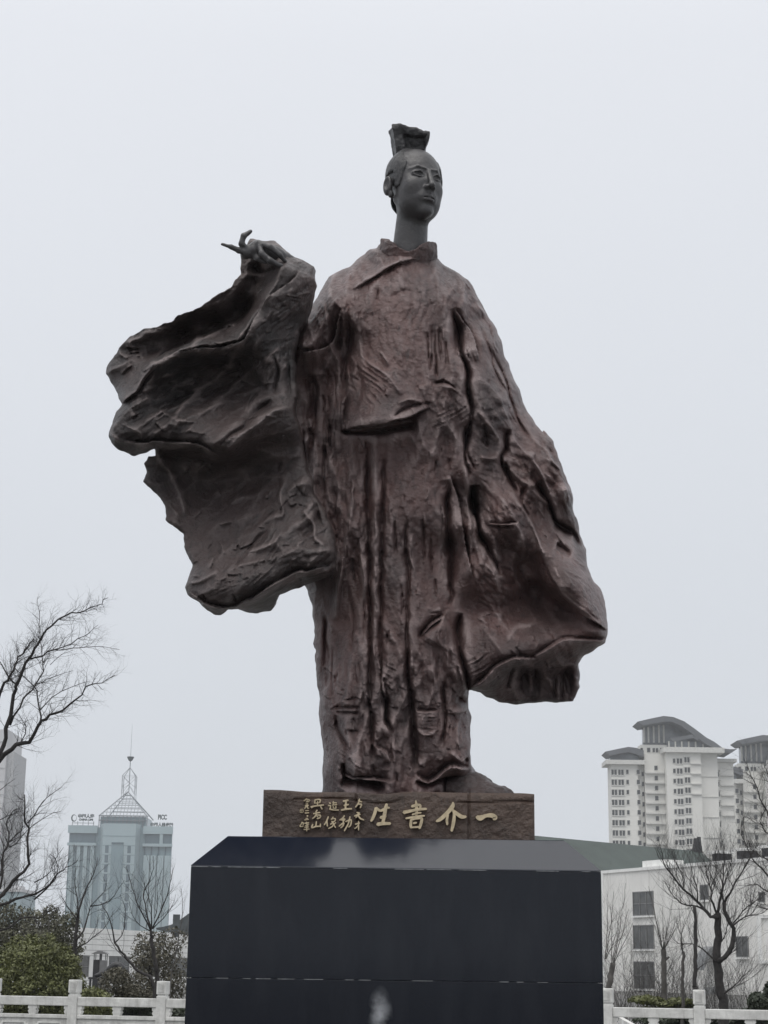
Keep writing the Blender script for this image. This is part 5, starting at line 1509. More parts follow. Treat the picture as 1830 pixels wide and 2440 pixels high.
streaks(WHITE, .25); streaks(WHITE2, .15, 3.0, .3); streaks(STONE, .42, 14.0, 2.5); streaks(STONE2, .42, 14.0, 2.5)
GAP = mat('panel_joint', (.30, .30, .30), rough=.9)
DGLASS = mat('dark_window_glass', (.11, .11, .105), rough=.12, scale=.9, spec=.6, col2=(.022, .025, .027))
FRAME = mat('grey_window_frame', (.20, .20, .20), rough=.5)
LFRAME = mat('pale_window_frame', (.55, .55, .54), rough=.6)
BLACK = mat('black_metal', (.015, .015, .017), rough=.5)
GREYROOF = mat('grey_roof_tile', (.075, .085, .090), rough=.7, var=.2, scale=4)


def window_mesh(name, w, h, d=.12, fw=.08, cols=2, rows=1, frame=None, glass=None):
    """framed pane in the x-z plane, centred at its sill middle, opening towards -y"""
    mb = MB()
    mb.box(-w / 2, w / 2, -.01, .01, 0, h)
    nfg = len(mb.f)
    for x0, x1, z0, z1 in ((-w / 2 - fw, -w / 2, -fw, h + fw), (w / 2, w / 2 + fw, -fw, h + fw), (-w / 2, w / 2, -fw, 0), (-w / 2, w / 2, h, h + fw)):
        mb.box(x0, x1, -d, .01, z0, z1)
    for c in range(1, cols):
        x = -w / 2 + w * c / cols; mb.box(x - fw * .35, x + fw * .35, -.05, -.011, 0.001, h - .001)
    for r_ in range(1, rows):
        z = h * r_ / rows; mb.box(-w / 2 + .001, w / 2 - .001, -.046, -.0115, z - fw * .35, z + fw * .35)
    me = mb.mesh(name, glass or DGLASS)
    me.materials.append(frame or FRAME)
    for i, p_ in enumerate(me.polygons):
        p_.material_index = 0 if i < nfg else 1
    return me


def put(name, me, parent, x, y, z, rz=0.0):
    o = link(name, me, parent, (x - parent.location.x, y - parent.location.y, z - parent.location.z))
    o.rotation_euler = (0, 0, rz)
    return o


# ---- white three-storey building on the right, its wall running away from the pedestal
C0 = px(1435, 2075, 150.0); C1 = px(1784, 2044, 131.0)
wdir = np.array([C1[0] - C0[0], C1[1] - C0[1]]); wdir /= np.linalg.norm(wdir)
wn_ = np.array([wdir[1], -wdir[0]])           # outward, to the camera side
rz_w = math.atan2(wdir[1], wdir[0])
HW = C0[2]
LW = 46.0
wb = empty('white_building', (C0[0], C0[1], 0), 'plain white building with three stacked grey windows behind the bare trees', 'building')
def wq(s, t, z): return (C0[0] + wdir[0] * s - wn_[0] * t, C0[1] + wdir[1] * s - wn_[1] * t, z)
def wbox(s0, s1, t0, t1, z0, z1, mb=None):
    mb = mb or MB()
    return mb.poly([wq(s0, t0, z0), wq(s1, t0, z0), wq(s1, t1, z0), wq(s0, t1, z0), wq(s0, t0, z1), wq(s1, t0, z1), wq(s1, t1, z1), wq(s0, t1, z1)],
                   [(0, 3, 2, 1), (4, 5, 6, 7), (0, 1, 5, 4), (1, 2, 6, 5), (2, 3, 7, 6), (3, 0, 4, 7)])
def wall_at(x, y):
    """where the line of sight of a photograph point meets that wall -> (distance along it, height)"""
    a, b = 60.0, 260.0
    d = px(x, y, 100.0); 
    # solve (P - C0) . wn_ = 0
    P0 = np.array([0, 0]); dd = np.array([d[0], d[1]]) 
    t = (wn_ @ C0[:2]) / (wn_ @ dd)
    P = dd * t
    return float(wdir @ (P - C0[:2])), EYE + (d[2] - EYE) * t
wbox(0, LW, 0, 14, 0, HW - .25).build('wall', WHITE, wb)
wbox(-.12, LW, -.12, 14, HW - .249, HW).build('coping', WHITE2, wb)
wbox(.0, .0 + .3, -.12, -.002, 0, HW - .26).build('corner_pilaster', WHITE2, wb)
for (x0, y0, x1, y1, cols, rows) in ((1510, 2126, 1557, 2180, 3, 2), (1511, 2206, 1558, 2260, 3, 1), (1513, 2293, 1560, 2400, 3, 2), (1671, 2110, 1688, 2143, 2, 1), (1756, 2233, 1783, 2279, 2, 1), (1810, 2128, 1822, 2148, 2, 1)):
    sa, za = wall_at(x0, (y0 + y1) / 2); sb, _ = wall_at(x1, (y0 + y1) / 2)
    _, zt_ = wall_at((x0 + x1) / 2, y0); _, zb_ = wall_at((x0 + x1) / 2, y1)
    zb_ = max(zb_, .3)
    w_, h_ = sb - sa, zt_ - zb_
    me_ = window_mesh('window', w_, h_, .05, .07, cols, rows, FRAME, DGLASS)
    c_ = wq((sa + sb) / 2, -.02, zb_)
    put('window', me_, wb, *c_, rz_w)
    wbox(sa - .12, sb + .12, -.22, -.002, zb_ - .2, zb_ - .075).build('sill', WHITE2, wb)
for x0, x1, y0, y1 in ((1809, 1870, 2180, 2296),):       # broad blind panel with raised surround
    sa, _ = wall_at(x0, 2240); sb, _ = wall_at(x1, 2240); _, zt_ = wall_at(x0, y0); _, zb_ = wall_at(x0, y1)
    for a_, b_, c_, d_ in ((sa, sa + .5, zb_, zt_), (sa + .5, sb, zt_ - .25, zt_), (sa + .5, sb, zb_, zb_ + .25)):
        wbox(a_, b_, -.15, -.002, c_, d_).build('surround', WHITE2, wb)
for x0, y0, x1, y1 in ((1690, 2034, 1703, 2049), (1748, 2028, 1765, 2043), (1808, 2021, 1826, 2036)):      # small vents on the parapet
    sa, zb_ = wall_at(x0, y1); sb, _ = wall_at(x1, y1); _, zt_ = wall_at(x0, y0)
    bb = wbox(sa, sb, .3, 1.6, HW + .002, zt_).build('roof_vent', BLACK, wb)
    wbox(sa - .6, sb + .3, .2, 1.7, zt_ + .002, zt_ + .2).build('vent_cover', WHITE2, wb)
sa, za = wall_at(1521, 2058); sb, _ = wall_at(1570, 2058); _, zt_ = wall_at(1521, 2055)
wbox(sa, sb, .4, 2.4, HW + .002, HW + .55).build('roof_hatch', WHITE2, wb)
# grey canopies over ground-floor doors
for x0, x1, y0, y1 in ((1683, 1706, 2255, 2312), (1686, 1712, 2352, 2400)):
    sa, zt_ = wall_at(x0, y0); sb, zb_ = wall_at(x1, y1)
    n_ = 6; mb = MB(); prof = [(0, zt_)] + [(-1.1 * math.sin(a), zb_ + (zt_ - zb_) * math.cos(a)) for a in np.linspace(.2, math.pi / 2, n_)]
    vs = [wq(sa, t - .002, z) for t, z in prof] + [wq(sb, t - .002, z) for t, z in prof]
    m_ = len(prof); fs = [(i, i + 1, m_ + i + 1, m_ + i) for i in range(m_ - 1)] + [tuple(range(m_)), tuple(range(m_, 2 * m_))[::-1]]
    mb.poly(vs, fs).build('canopy', mat('grey_canopy', (.22, .23, .235), rough=.4), wb)

# ---- hall with long green-grey roof behind it
hr0, hr1 = px(1235, 1985, 190.0), px(1668, 2031, 214.0)
ROOFG = mat('green_grey_roof', (.048, .066, .058), rough=.7, var=.15, scale=.3, bump=.2, bscale=2)
hall = empty('hall', (hr0[0], hr0[1], 0), 'hall with long green-grey sloping roof beyond the white building', 'building')
hd = np.array([hr1[0] - hr0[0], hr1[1] - hr0[1]]); hd /= np.linalg.norm(hd); hn = np.array([hd[1], -hd[0]])
def hq(P, t, z): return (P[0] + hn[0] * t, P[1] + hn[1] * t, z)
ez = 6.2; ext = 12.0
rl = hr0[:2] - hd * ext; rr2 = hr1[:2]
zr0 = hr0[2] + .0; zr = (hr0[2] + hr1[2]) / 2
mb = MB()
mb.poly([hq(rl, 0, zr), hq(rr2, 0, zr), hq(rr2 + hd * 1.0, 13, ez), hq(rl, 13, ez), hq(rr2 + hd * 1.0, -13, ez), hq(rl, -13, ez), hq(rl, 0, zr - .4), hq(rr2, 0, zr - .4), hq(rr2 + hd * 1.0, 13, ez - .4), hq(rl, 13, ez - .4), hq(rr2 + hd * 1.0, -13, ez - .4), hq(rl, -13, ez - .4)],
        [(0, 3, 2, 1), (0, 1, 4, 5), (6, 7, 8, 9), (6, 11, 10, 7), (3, 9, 8, 2), (4, 10, 11, 5), (1, 2, 8, 7), (1, 7, 10, 4), (0, 6, 9, 3), (0, 5, 11, 6)])
mb.build('roof', ROOFG, hall)
mb = MB().poly([hq(rl, 11.5, 0), hq(rr2, 11.5, 0), hq(rr2, -11.5, 0), hq(rl, -11.5, 0), hq(rl, 11.5, ez - .2), hq(rr2, 11.5, ez - .2), hq(rr2, -11.5, ez - .2), hq(rl, -11.5, ez - .2)],
        [(3, 2, 1, 0), (0, 1, 5, 4), (1, 2, 6, 5), (2, 3, 7, 6), (3, 0, 4, 7)])
mb.build('wall', WHITE, hall)
e_ = rr2 - hd * .6
orn = MB()
for (a_, b_, c_) in ((-.9, .3, 1.0), (-.5, .0, 1.55), (-.15, .55, 1.1), (.15, .75, 1.75)):
    P = e_ + hd * a_; Q2 = e_ + hd * b_
    orn.poly([hq(P, -.25, zr - .3), hq(Q2, -.25, zr - .3), hq(Q2, .25, zr - .3), hq(P, .25, zr - .3), hq((P + Q2) / 2 - hd * .15, -.18, zr + c_), hq((P + Q2) / 2 + hd * .15, -.18, zr + c_), hq((P + Q2) / 2 + hd * .15, .18, zr + c_), hq((P + Q2) / 2 - hd * .15, .18, zr + c_)],
             [(0, 3, 2, 1), (4, 5, 6, 7), (0, 1, 5, 4), (1, 2, 6, 5), (2, 3, 7, 6), (3, 0, 4, 7)])
orn.build('ridge_ornament', BLACK, hall)

# ---- low white panel building on the left with dark windows
LA, LB = px(140, 2207, 108.0), px(470, 2232, 128.0)
ldir = np.array([LB[0] - LA[0], LB[1] - LA[1]]); LL = np.linalg.norm(ldir); ldir /= LL; ln_ = np.array([ldir[1], -ldir[0]])
HL = LA[2]
pb = empty('panel_building', (LA[0], LA[1], 0), 'low white panel-clad building with dark windows below the glass tower', 'building')
rz_l = math.atan2(ldir[1], ldir[0])
def lq(s, t, z): return (LA[0] + ldir[0] * s - ln_[0] * t, LA[1] + ldir[1] * s - ln_[1] * t, z)
def lbox(s0, s1, t0, t1, z0, z1):
    return MB().poly([lq(s0, t0, z0), lq(s1, t0, z0), lq(s1, t1, z0), lq(s0, t1, z0), lq(s0, t0, z1), lq(s1, t0, z1), lq(s1, t1, z1), lq(s0, t1, z1)],
                   [(0, 3, 2, 1), (4, 5, 6, 7), (0, 1, 5, 4), (1, 2, 6, 5), (2, 3, 7, 6), (3, 0, 4, 7)])
def lwall(x, y):
    d = px(x, y, 100.0); dd = d[:2]; t = (ln_ @ LA[:2]) / (ln_ @ dd); P = dd * t
    return float(ldir @ (P - LA[:2])), EYE + (d[2] - EYE) * t
LL2 = LL + 14
lbox(-6, LL2, .05, 9, 0, HL - .02).build('wall', GAP, pb)
wz1 = lwall(200, 2277)[1]; wz0 = lwall(200, 2328)[1]
rows_ = np.linspace(wz1, HL, 6); rows_ = list(np.linspace(.0, wz0, 5)) + list(rows_)
pw_ = 1.5; cols_ = np.arange(-6, LL2 - .01, pw_)
pan = {}
for i in range(len(rows_) - 1):
    z0_, z1_ = rows_[i], rows_[i + 1]
    if abs(z0_ - wz0) < 1e-6: continue                 # window band
    for c_ in cols_:
        key = round(z1_ - z0_, 4)
        if key not in pan:
            pan[key] = MB().bevbox(.012, pw_ - .012, -.04, .04, .012, key - .012, .006).mesh('panel', WHITE2)
        put('panel', pan[key], pb, *lq(c_, .0, z0_), rz_l)
spans = []
for x0, x1 in ((158, 212), (258, 308), (330, 380), (400, 450)):
    spans.append((lwall(x0, 2300)[0], lwall(x1, 2300)[0]))
prev = -6
for a_, b_ in spans + [(LL2, LL2)]:
    if a_ > prev: lbox(prev + .01, a_ - .01, -.03, .045, wz0 + .012, wz1 - .012).build('pier', WHITE2, pb)
    if b_ > a_:
        put('window', window_mesh('window', b_ - a_ - .1, wz1 - wz0 - .14, .03, .05, 2, 2, FRAME, DGLASS), pb, *lq((a_ + b_) / 2, .03, wz0 + .07), rz_l)
    prev = b_
# dark cabinet with a small raised roof standing before the windows
Yc = 92.0
kc = px(239, 2300, Yc); zc0, zc1 = px(239, 2325, Yc)[2], px(239, 2287, Yc)[2]; zc2, zc3 = px(239, 2273, Yc)[2], px(239, 2266, Yc)[2]
cx0, cx1 = px(224, 2300, Yc)[0], px(254, 2300, Yc)[0]
cab = empty('metal_cabinet', (kc[0], Yc, 0), 'dark metal flue cabinet with small raised roof before the white panels', 'cabinet')
STEEL = mat('grey_steel', (.16, .16, .16), rough=.5)
MB().bevbox(cx0, (cx0 + cx1) / 2 - .005, Yc - .3, Yc + .3, 0.0, zc1, .015).build('cabinet_box', BLACK, cab)
MB().bevbox((cx0 + cx1) / 2 + .005, cx1, Yc - .3, Yc + .3, 0.0, zc1 - .02, .015).build('cabinet_door', STEEL, cab)
for a_ in (cx0 + .03, cx1 - .03):
    for b_ in (-.26, .26):
        MB().box(a_ - .02, a_ + .02, Yc + b_ - .02, Yc + b_ + .02, zc1 - .01, zc2).build('leg', STEEL, cab)
MB().bar(((cx0 + cx1) / 2, Yc, zc1 - .1), ((cx0 + cx1) / 2, Yc, zc2), .07, n=8).build('flue', STEEL, cab)
m_ = (cx0 + cx1) / 2
MB().prism([(cx0 - .1, zc2), (cx1 + .1, zc2), (m_ + .12, zc3), (m_ - .12, zc3)], 'y', Yc - .45, Yc + .45).build('roof', STEEL, cab)
# curved black pipe and ledge
Yp = 90.0
pp = [px(*cp('N', x, y), Yp) for x, y in ((800, 868), (860, 845), (900, 830), (940, 790), (985, 775), (1020, 800), (1030, 850), (1030, 940))]
pipe = empty('curved_pipe', (pp[0][0], Yp, 0), 'curved black pipe rising beside the dark cabinet', 'pipe')
MB().tube(smooth_line(np.array(pp), 24), list(np.linspace(.10, .24, 24)), 8).build('pipe', BLACK, pipe, smooth=True)
MB().box(px(212, 2325, Yp)[0], px(300, 2325, Yp)[0], Yp - .2, Yp + .2, pp[0][2] - .16, pp[0][2] - .06).build('ledge', BLACK, pipe)
MB().box(px(214, 2325, Yp)[0], px(218, 2325, Yp)[0], Yp - .1, Yp + .1, 0, pp[0][2] - .16).build('leg', BLACK, pipe)
MB().box(px(294, 2325, Yp)[0], px(298, 2325, Yp)[0], Yp - .1, Yp + .1, 0, pp[0][2] - .16).build('leg', BLACK, pipe)

# ---- pavilion with upswept grey eaves, mostly behind the pedestal
Yv = 80.0
def vz(x, y): p_ = px(x, y, Yv); return (p_[0], p_[2])
top = [vz(*cp('M', x, y)) for x, y in ((1370, 1588), (1440, 1578), (1500, 1562), (1560, 1535), (1620, 1490), (1659, 1462))]
bot = [vz(*cp('M', x, y)) for x, y in ((1659, 1648), (1560, 1640), (1450, 1622), (1375, 1604))]
xm = px(900, 2150, Yv)[0]; zm = top[-1][1] + 1.6
mir = lambda p_: (2 * xm - p_[0], p_[1])
polyg = [top[0]] + bot[::-1] + [mir(p_) for p_ in bot] + [mir(top[0])] + [mir(p_) for p_ in top[1:]] [0:0]
polyg = bot[::-1] + [mir(p_) for p_ in bot] + [mir(p_) for p_ in top] + [(xm + 1.5, zm), (xm - 1.5, zm)] + top[::-1]
pav = empty('pavilion', (xm, Yv, 0), 'pavilion with upswept grey tiled eaves peeping out beside the pedestal', 'pavilion')
MB().prism(polyg, 'y', Yv, Yv + 9).build('roof', GREYROOF, pav)
rb = bot[0][1]
MB().box(xm - 6.2, xm + 6.2, Yv + 1.4, Yv + 8, 0, rb - .02).build('wall', WHITE, pav)
for i in range(5):
    xx = xm - 6.6 + 3.3 * i
    MB().bar((xx, Yv + .9, 0), (xx, Yv + .9, rb - .02), .16, n=10).build('column', mat('red_brown_column', (.16, .05, .04)) if i == 0 else bpy.data.materials['red_brown_column'], pav)
tk = cp('M', 1548, 1490)
t0_ = vz(*tk)
MB().box(t0_[0] - .15, t0_[0] + .15, Yv + .05, Yv + .25, t0_[1] - .9, t0_[1] + .1).build('eave_ornament', GREYROOF, pav)

# ---- glass office tower with lattice pyramid
D = 640.0
CROP['T'] = (150, 1780, 5.925)
def tp_(c, x, y, Y=D): return px(*cp(c, x, y), Y)
GLASSB = mat('blue_grey_glass', (.20, .275, .305), rough=.25, var=.08, scale=.04, spec=.6)
GLASSD = mat('blue_grey_glass_dark', (.10, .145, .17), rough=.2, var=.10, scale=.04, spec=.6)
CLAD = mat('pale_blue_cladding', (.32, .40, .425), rough=.5, var=.05, scale=.05)
MAST = mat('pale_steel', (.17, .19, .21), rough=.5)
SIGNM = mat('sign_letters', (.03, .05, .055), rough=.5)
zr_ = tp_('M', 760, 705)[2]
tx = [tp_('M', x, 1100)[0] for x in (590, 868, 905, 1190, 1215, 1500)]
off_x = tp_('M', 590, 1100)[0] - tp_('M', 590, 1100)[0]
x_l, x_a, x_b, x_c, x_d, x_r = tx
ow = empty('office_tower', ((x_l + x_r) / 2, D, 0), 'tall blue-grey glass office tower topped by a lattice pyramid and mast', 'office tower')
MB().prism([(x_l, D), (x_r, D), (x_r - 3.2, D + 22), (x_l + 2, D + 22)], 'z', 0, zr_).build('shaft', GLASSB, ow)
# central bay
zc_ = tp_('M', 1050, 700)[2]
MB().prism([(x_a, D - .01), (x_b + 0, D - 4.5), (x_c, D - 4.5), (x_d, D - .01)], 'z', 0, zc_ + .8).build('central_bay', CLAD, ow)
xg0, xg1 = tp_('M', 990, 1000)[0], tp_('M', 1095, 1000)[0]
zg = tp_('M', 1050, 858)[2]
MB().box(xg0, xg1, D - 4.75, D - 4.52, 0, zg).build('glass_strip', GLASSB, ow)
MB().box(xg0, xg1, D - 5.1, D - 4.53, zg + .02, zg + .5).build('lintel', GLASSD, ow)
# floor lines on the strip and the bay
pitch = (tp_('M', 960, 905)[2] - tp_('M', 960, 988)[2])
wme = MB().box(-.62, .62, -.08, .05, -1.35, 1.35).mesh('window', GLASSD)
z_ = tp_('M', 960, 905)[2]
while z_ > 8:
    for xc in ((xg0 + x_b) / 2 - 0.0, (xg1 + x_c) / 2):
        put('window', wme, ow, xc, D - 4.55, z_)
    z_ -= pitch
line_me = MB().box(0, x_c - x_b, -.06, .02, -.09, .09).mesh('spandrel', GLASSB)
z_ = zc_ - 2
while z_ > 6:
    put('spandrel', line_me, ow, x_b, D - 4.53, z_ - pitch * .5); z_ -= pitch
# wings: cornice, dark loggia, columns
z1 = tp_('M', 760, 758)[2]; z2 = tp_('M', 760, 842)[2]; z3 = tp_('M', 760, 868)[2]
for (xa, xb, nm) in ((x_l, x_a - 1.4, 0), (x_d + 1.6, x_r, 1)):
    MB().box(xa - .4, xb + .2, D - 1.2, D - .01, z1, zr_ + .6).build('cornice', CLAD, ow)
    MB().box(xa + .4, xb - .4, D - .5, D - .02, z2, z1 - .02).build('loggia', GLASSD, ow)
    MB().box(xa - .4, xb + .2, D - 1.2, D - .015, z3, z2 - .02).build('parapet_band', CLAD, ow)
    n_ = 4; w_ = (xb - xa) / n_; pk = .52 if not nm else .86
    cm = MB().box(0, w_ * pk, -.9, -.02, 0, z3 - (.02 if not nm else 3.2)).mesh('pier', CLAD)
    for k in range(n_):
        put('pier', cm, ow, xa + w_ * (k + (.24 if not nm else .07)), D, 0)
        MB().box(xa + w_ * (k - .0) + .05, xa + w_ * k + w_ * .22, D - .35, D - .018, z3 - 5.5, z3 - .03).build('recess', GLASSD, ow)
    if nm: MB().box((xa + xb) / 2 + .6, (xa + xb) / 2 + 1.8, D - 1.1, D - .52, z2, z1 - .03).build('loggia_pier', CLAD, ow)
# penthouse drum and pyramid frame
dx0, dx1 = tp_('T', 500, 1000)[0], tp_('T', 1178, 1000)[0]
dz0, dz1 = zc_ + .81, tp_('T', 840, 965)[2]
zap = tp_('T', 868, 590)[2]; xmid = (dx0 + dx1) / 2; yc_ = D + 2 + (dx1 - dx0) / 2
MB().box(dx0 + .4, dx1 - .4, D + 2.4, yc_ * 2 - D - 2.4, zr_, dz1 - .3).build('penthouse', GLASSB, ow)
hwid = (dx1 - dx0) / 2
for i in range(13):
    x = dx0 + (dx1 - dx0) * i / 12
    MB().box(x - .14, x + .14, D + 1.9, D + 2.3, zr_ + .01, dz1).build('mullion', MAST, ow)
for z in (dz0 + (dz1 - dz0) * .5, dz1):
    MB().box(dx0 - .2, dx1 + .2, D + 1.75, D + 2.35, z - .18, z + .18).build('ring_beam', MAST, ow)
fw_ = .13
apex = (xmid, yc_, zap)
corners = [(dx0, D + 2), (dx1, D + 2), (dx1, 2 * yc_ - D - 2), (dx0, 2 * yc_ - D - 2)]
for c_ in corners:
    MB().bar((*c_, dz1), apex, .24, .18, 4).build('pyramid_rib', MAST, ow)
def pyr_pt(f, u):
    """face f, position u 0..1 along the base at height fraction t handled by caller"""
    a_, b_ = corners[f], corners[(f + 1) % 4]
    return np.array([a_[0] + (b_[0] - a_[0]) * u, a_[1] + (b_[1] - a_[1]) * u])
for f in range(4):
    for k in range(1, 7):
        t = k / 7
        a_ = np.array([*(pyr_pt(f, 0) * (1 - t) + np.array(apex[:2]) * t), dz1 + (zap - dz1) * t]); b_ = np.array([*(pyr_pt(f, 1) * (1 - t) + np.array(apex[:2]) * t), dz1 + (zap - dz1) * t])
        MB().bar(a_, b_, fw_, n=4).build('purlin', MAST, ow) if f in (0, 2) else None
    for k in range(1, 14 if f == 0 else 1):
        u = k / 14; t = 1 - abs(2 * u - 1)
        a_ = np.array([*pyr_pt(f, u), dz1])
        # vertical in plan: parallel to the face's centre line until it meets a hip
        ctr_b = pyr_pt(f, .5); inward = (np.array(apex[:2]) - ctr_b)
        b_ = np.array([*(pyr_pt(f, u) + inward * t), dz1 + (zap - dz1) * t])
        MB().bar(a_, b_, fw_, n=4).build('rafter', MAST, ow)
# lattice mast above the pyramid
def TP(x, y): return tp_('T', x, y)
sx0, sx1 = TP(785, 500)[0], TP(970, 500)[0]; smx = (sx0 + sx1) / 2; hw2 = (sx1 - sx0) / 2
mz0, mz1, mz2, mz3 = TP(870, 660)[2], TP(880, 530)[2], TP(885, 370)[2], TP(895, 245)[2]
mc = [(smx - hw2, yc_ - hw2), (smx + hw2, yc_ - hw2), (smx + hw2, yc_ + hw2), (smx - hw2, yc_ + hw2)]
for i in range(4):
    a_, b_ = mc[i], mc[(i + 1) % 4]
    MB().bar((*a_, mz0 - 1), (*a_, mz2), .10, n=4).build('mast_leg', MAST, ow)
    MB().bar((*a_, mz2), (smx, yc_, mz3), .12, n=4).build('mast_hip', MAST, ow)
    mid_ = ((a_[0] + b_[0]) / 2, (a_[1] + b_[1]) / 2)
    zx = mz1 + (mz2 - mz1) * .42
    for (p1, p2) in (((*a_, mz2), (*mid_, zx)), ((*b_, mz2), (*mid_, zx)), ((*mid_, zx), (*a_, mz1)), ((*mid_, zx), (*b_, mz1)), ((*mid_, zx - 1.0), (*a_, mz0 + .6)), ((*mid_, zx - 1.0), (*b_, mz0 + .6))):
        MB().bar(p1, p2, .07, n=4).build('brace', MAST, ow)
    MB().bar((*a_, mz2), (*b_, mz2), .06, n=4).build('tie', MAST, ow)
MB().bar((smx, yc_, zap), (smx, yc_, TP(895, 130)[2]), .16, n=5).build('mast_pole', MAST, ow)
zball = TP(900, 112)[2]
prof = [(0, -1.3), (.9, -.8), (1.6, .3), (1.7, .6), (0, .65)]
mb = MB(); n_ = 12
for r_, z in prof:
    for j in range(n_): mb.v.append((smx + r_ * .8 * math.cos(2 * math.pi * j / n_), yc_ + r_ * .8 * math.sin(2 * math.pi * j / n_), zball + z))
for i in range(len(prof) - 1):
    for j in range(n_): mb.f.append((i * n_ + j, i * n_ + (j + 1) % n_, (i + 1) * n_ + (j + 1) % n_, (i + 1) * n_ + j))
mb.build('finial', SIGNM, ow)
MB().bar((smx, yc_, zball), (smx, yc_, zball + 13), .09, .04, 5).build('antenna', MAST, ow)


def text(body, size, m, parent, loc, rz=0.0, ext=.05, name='lettering', sx=1.0, bold=0.0):
    cu = bpy.data.curves.new(name, 'FONT')
    cu.body = body; cu.size = size; cu.extrude = ext; cu.align_x = 'CENTER'; cu.align_y = 'BOTTOM_BASELINE'; cu.offset = bold
    cu.resolution_u = 3
    o = bpy.data.objects.new(name, cu); COL.objects.link(o)
    dg = bpy.context.evaluated_depsgraph_get()
    me = bpy.data.meshes.new_from_object(o.evaluated_get(dg))
    bpy.data.objects.remove(o); bpy.data.curves.remove(cu)
    v = np.empty(len(me.vertices) * 3, np.float32); me.vertices.foreach_get('co', v); v = v.reshape(-1, 3)
    v[:, 0] *= sx
    v = np.stack([v[:, 0], -v[:, 2], v[:, 1]], 1)       # stand it up, facing -y
    me.vertices.foreach_set('co', v.ravel()); me.update()
    me.materials.clear(); me.materials.append(m)
    o = bpy.data.objects.new(name, me); COL.objects.link(o)
    o.parent = parent; o.location = (loc[0] - parent.location.x, loc[1] - parent.location.y, loc[2] - parent.location.z)
    o.rotation_euler = (0, 0, rz)
    return o


# rooftop signs: open-frame letters on stilts
ys = D + .5
sA = empty('rooftop_sign', (tp_('T', 270, 1010)[0], ys, zr_ + .6), 'rooftop sign with ring emblem on the left wing of the glass tower', 'sign', 'rooftop signs')
U_ = D / FPX / 5.925
rc = tp_('T', 155, 1003, ys)
mb = MB(); n_ = 28
for j in range(n_):
    a = 2 * math.pi * j / n_; wv = .26 + .14 * math.cos(a - 3.5)
    for rr3 in (1.0, 1 - wv):
        for yy in (-.15, .15): mb.v.append((rc[0] + 38 * U_ * rr3 * math.cos(a) + (0 if rr3 == 1 else 2 * U_), ys + yy, rc[2] + 50 * U_ * rr3 * math.sin(a)))
for j in range(n_):
    a, b = 4 * j, 4 * ((j + 1) % n_)
    mb.f += [(a, b, b + 2, a + 2), (a + 1, a + 3, b + 3, b + 1), (a, a + 1, b + 1, b), (a + 2, b + 2, b + 3, a + 3)]
mb.build('ring_emblem', SIGNM, sA)
c1 = tp_('T', 325, 1000, ys)
text('中国人寿', 58 * U_, SIGNM, sA, (c1[0], ys, c1[2] + 2 * U_), sx=.98, bold=.10)
c2 = tp_('T', 325, 1038, ys)
text('CHINA LIFE', 34 * U_, SIGNM, sA, (c2[0], ys, c2[2]), sx=1.12, bold=.08)
for x in (130, 205, 280, 355, 430):
    p0 = tp_('T', x, 1100, ys); MB().box(p0[0] - .1, p0[0] + .1, ys + .2, ys + .4, zr_ + .6, tp_('T', x, 1045 if x > 200 else 1055, ys)[2]).build('stilt', MAST, sA)
p0, p1 = tp_('T', 130, 1075, ys), tp_('T', 440, 1070, ys)
MB().box(p0[0], p1[0], ys + .15, ys + .19, (p0[2] + p1[2]) / 2 - .1, (p0[2] + p1[2]) / 2 + .1).build('sign_rail', MAST, sA)
sB = empty('rooftop_sign', (tp_('T', 1400, 1060)[0], ys, zr_ + .6), 'two-line rooftop sign on the right wing of the glass tower', 'sign', 'rooftop signs')
c3 = tp_('T', 1402, 1022, ys); text('PICC', 92 * U_, SIGNM, sB, (c3[0], ys, c3[2]), sx=.62, bold=.12)
c4 = tp_('T', 1395, 1118, ys); text('中国人民保险', 56 * U_, SIGNM, sB, (c4[0], ys, c4[2]), sx=.96, bold=.08)
for x in (1240, 1318, 1395, 1472, 1545):
    p0 = tp_('T', x, 1150, ys); MB().box(p0[0] - .1, p0[0] + .1, ys + .2, ys + .4, zr_ + .6, tp_('T', x, 1080, ys)[2]).build('stilt', MAST, sB)
p0, p1 = tp_('T', 1240, 1135, ys), tp_('T', 1550, 1150, ys)
MB().box(p0[0], p1[0], ys + .15, ys + .19, (p0[2] + p1[2]) / 2 - .1, (p0[2] + p1[2]) / 2 + .1).build('sign_rail', MAST, sB)

# ---- grey slab tower at the left edge, pale low block under it
Dg = 470.0
GREYC = mat('grey_concrete', (.56, .56, .57), rough=.8, var=.06, scale=.08)
GREYC2 = mat('grey_concrete_dark', (.44, .445, .455), rough=.8)
gx0 = px(-140, 1900, Dg)[0]; gx1 = px(29, 1745, Dg)[0]; gx2 = px(42, 1800, Dg)[0] 
gz1, gz2 = px(20, 1738, Dg)[2], px(35, 1790, Dg)[2]
gt = empty('slab_tower', ((gx0 + gx2) / 2, Dg, 0), 'plain grey slab tower rising behind the bare trees', 'tower')
gxb = px(20, 2200, Dg)[0]
MB().box(gx0, gx1 - 1.2, Dg, Dg + 20, 0, gz1).build('shaft', GREYC, gt)
MB().box(gx1 - 1.19, gx2 - 1.2, Dg + 1.5, Dg + 18, 0, gz2).build('side_shaft', GREYC2, gt)
for k in range(14):
    z = gz1 - 3.5 - 3.6 * k
    MB().box(gx0, gx1 - 1.15, Dg - .12, Dg - .002, z, z + .25).build('floor_band', GREYC2, gt)
Dl = 330.0
lb = empty('low_block', (px(20, 2150, Dl)[0], Dl, 0), 'pale low block with flat roof under the grey slab tower', 'building')
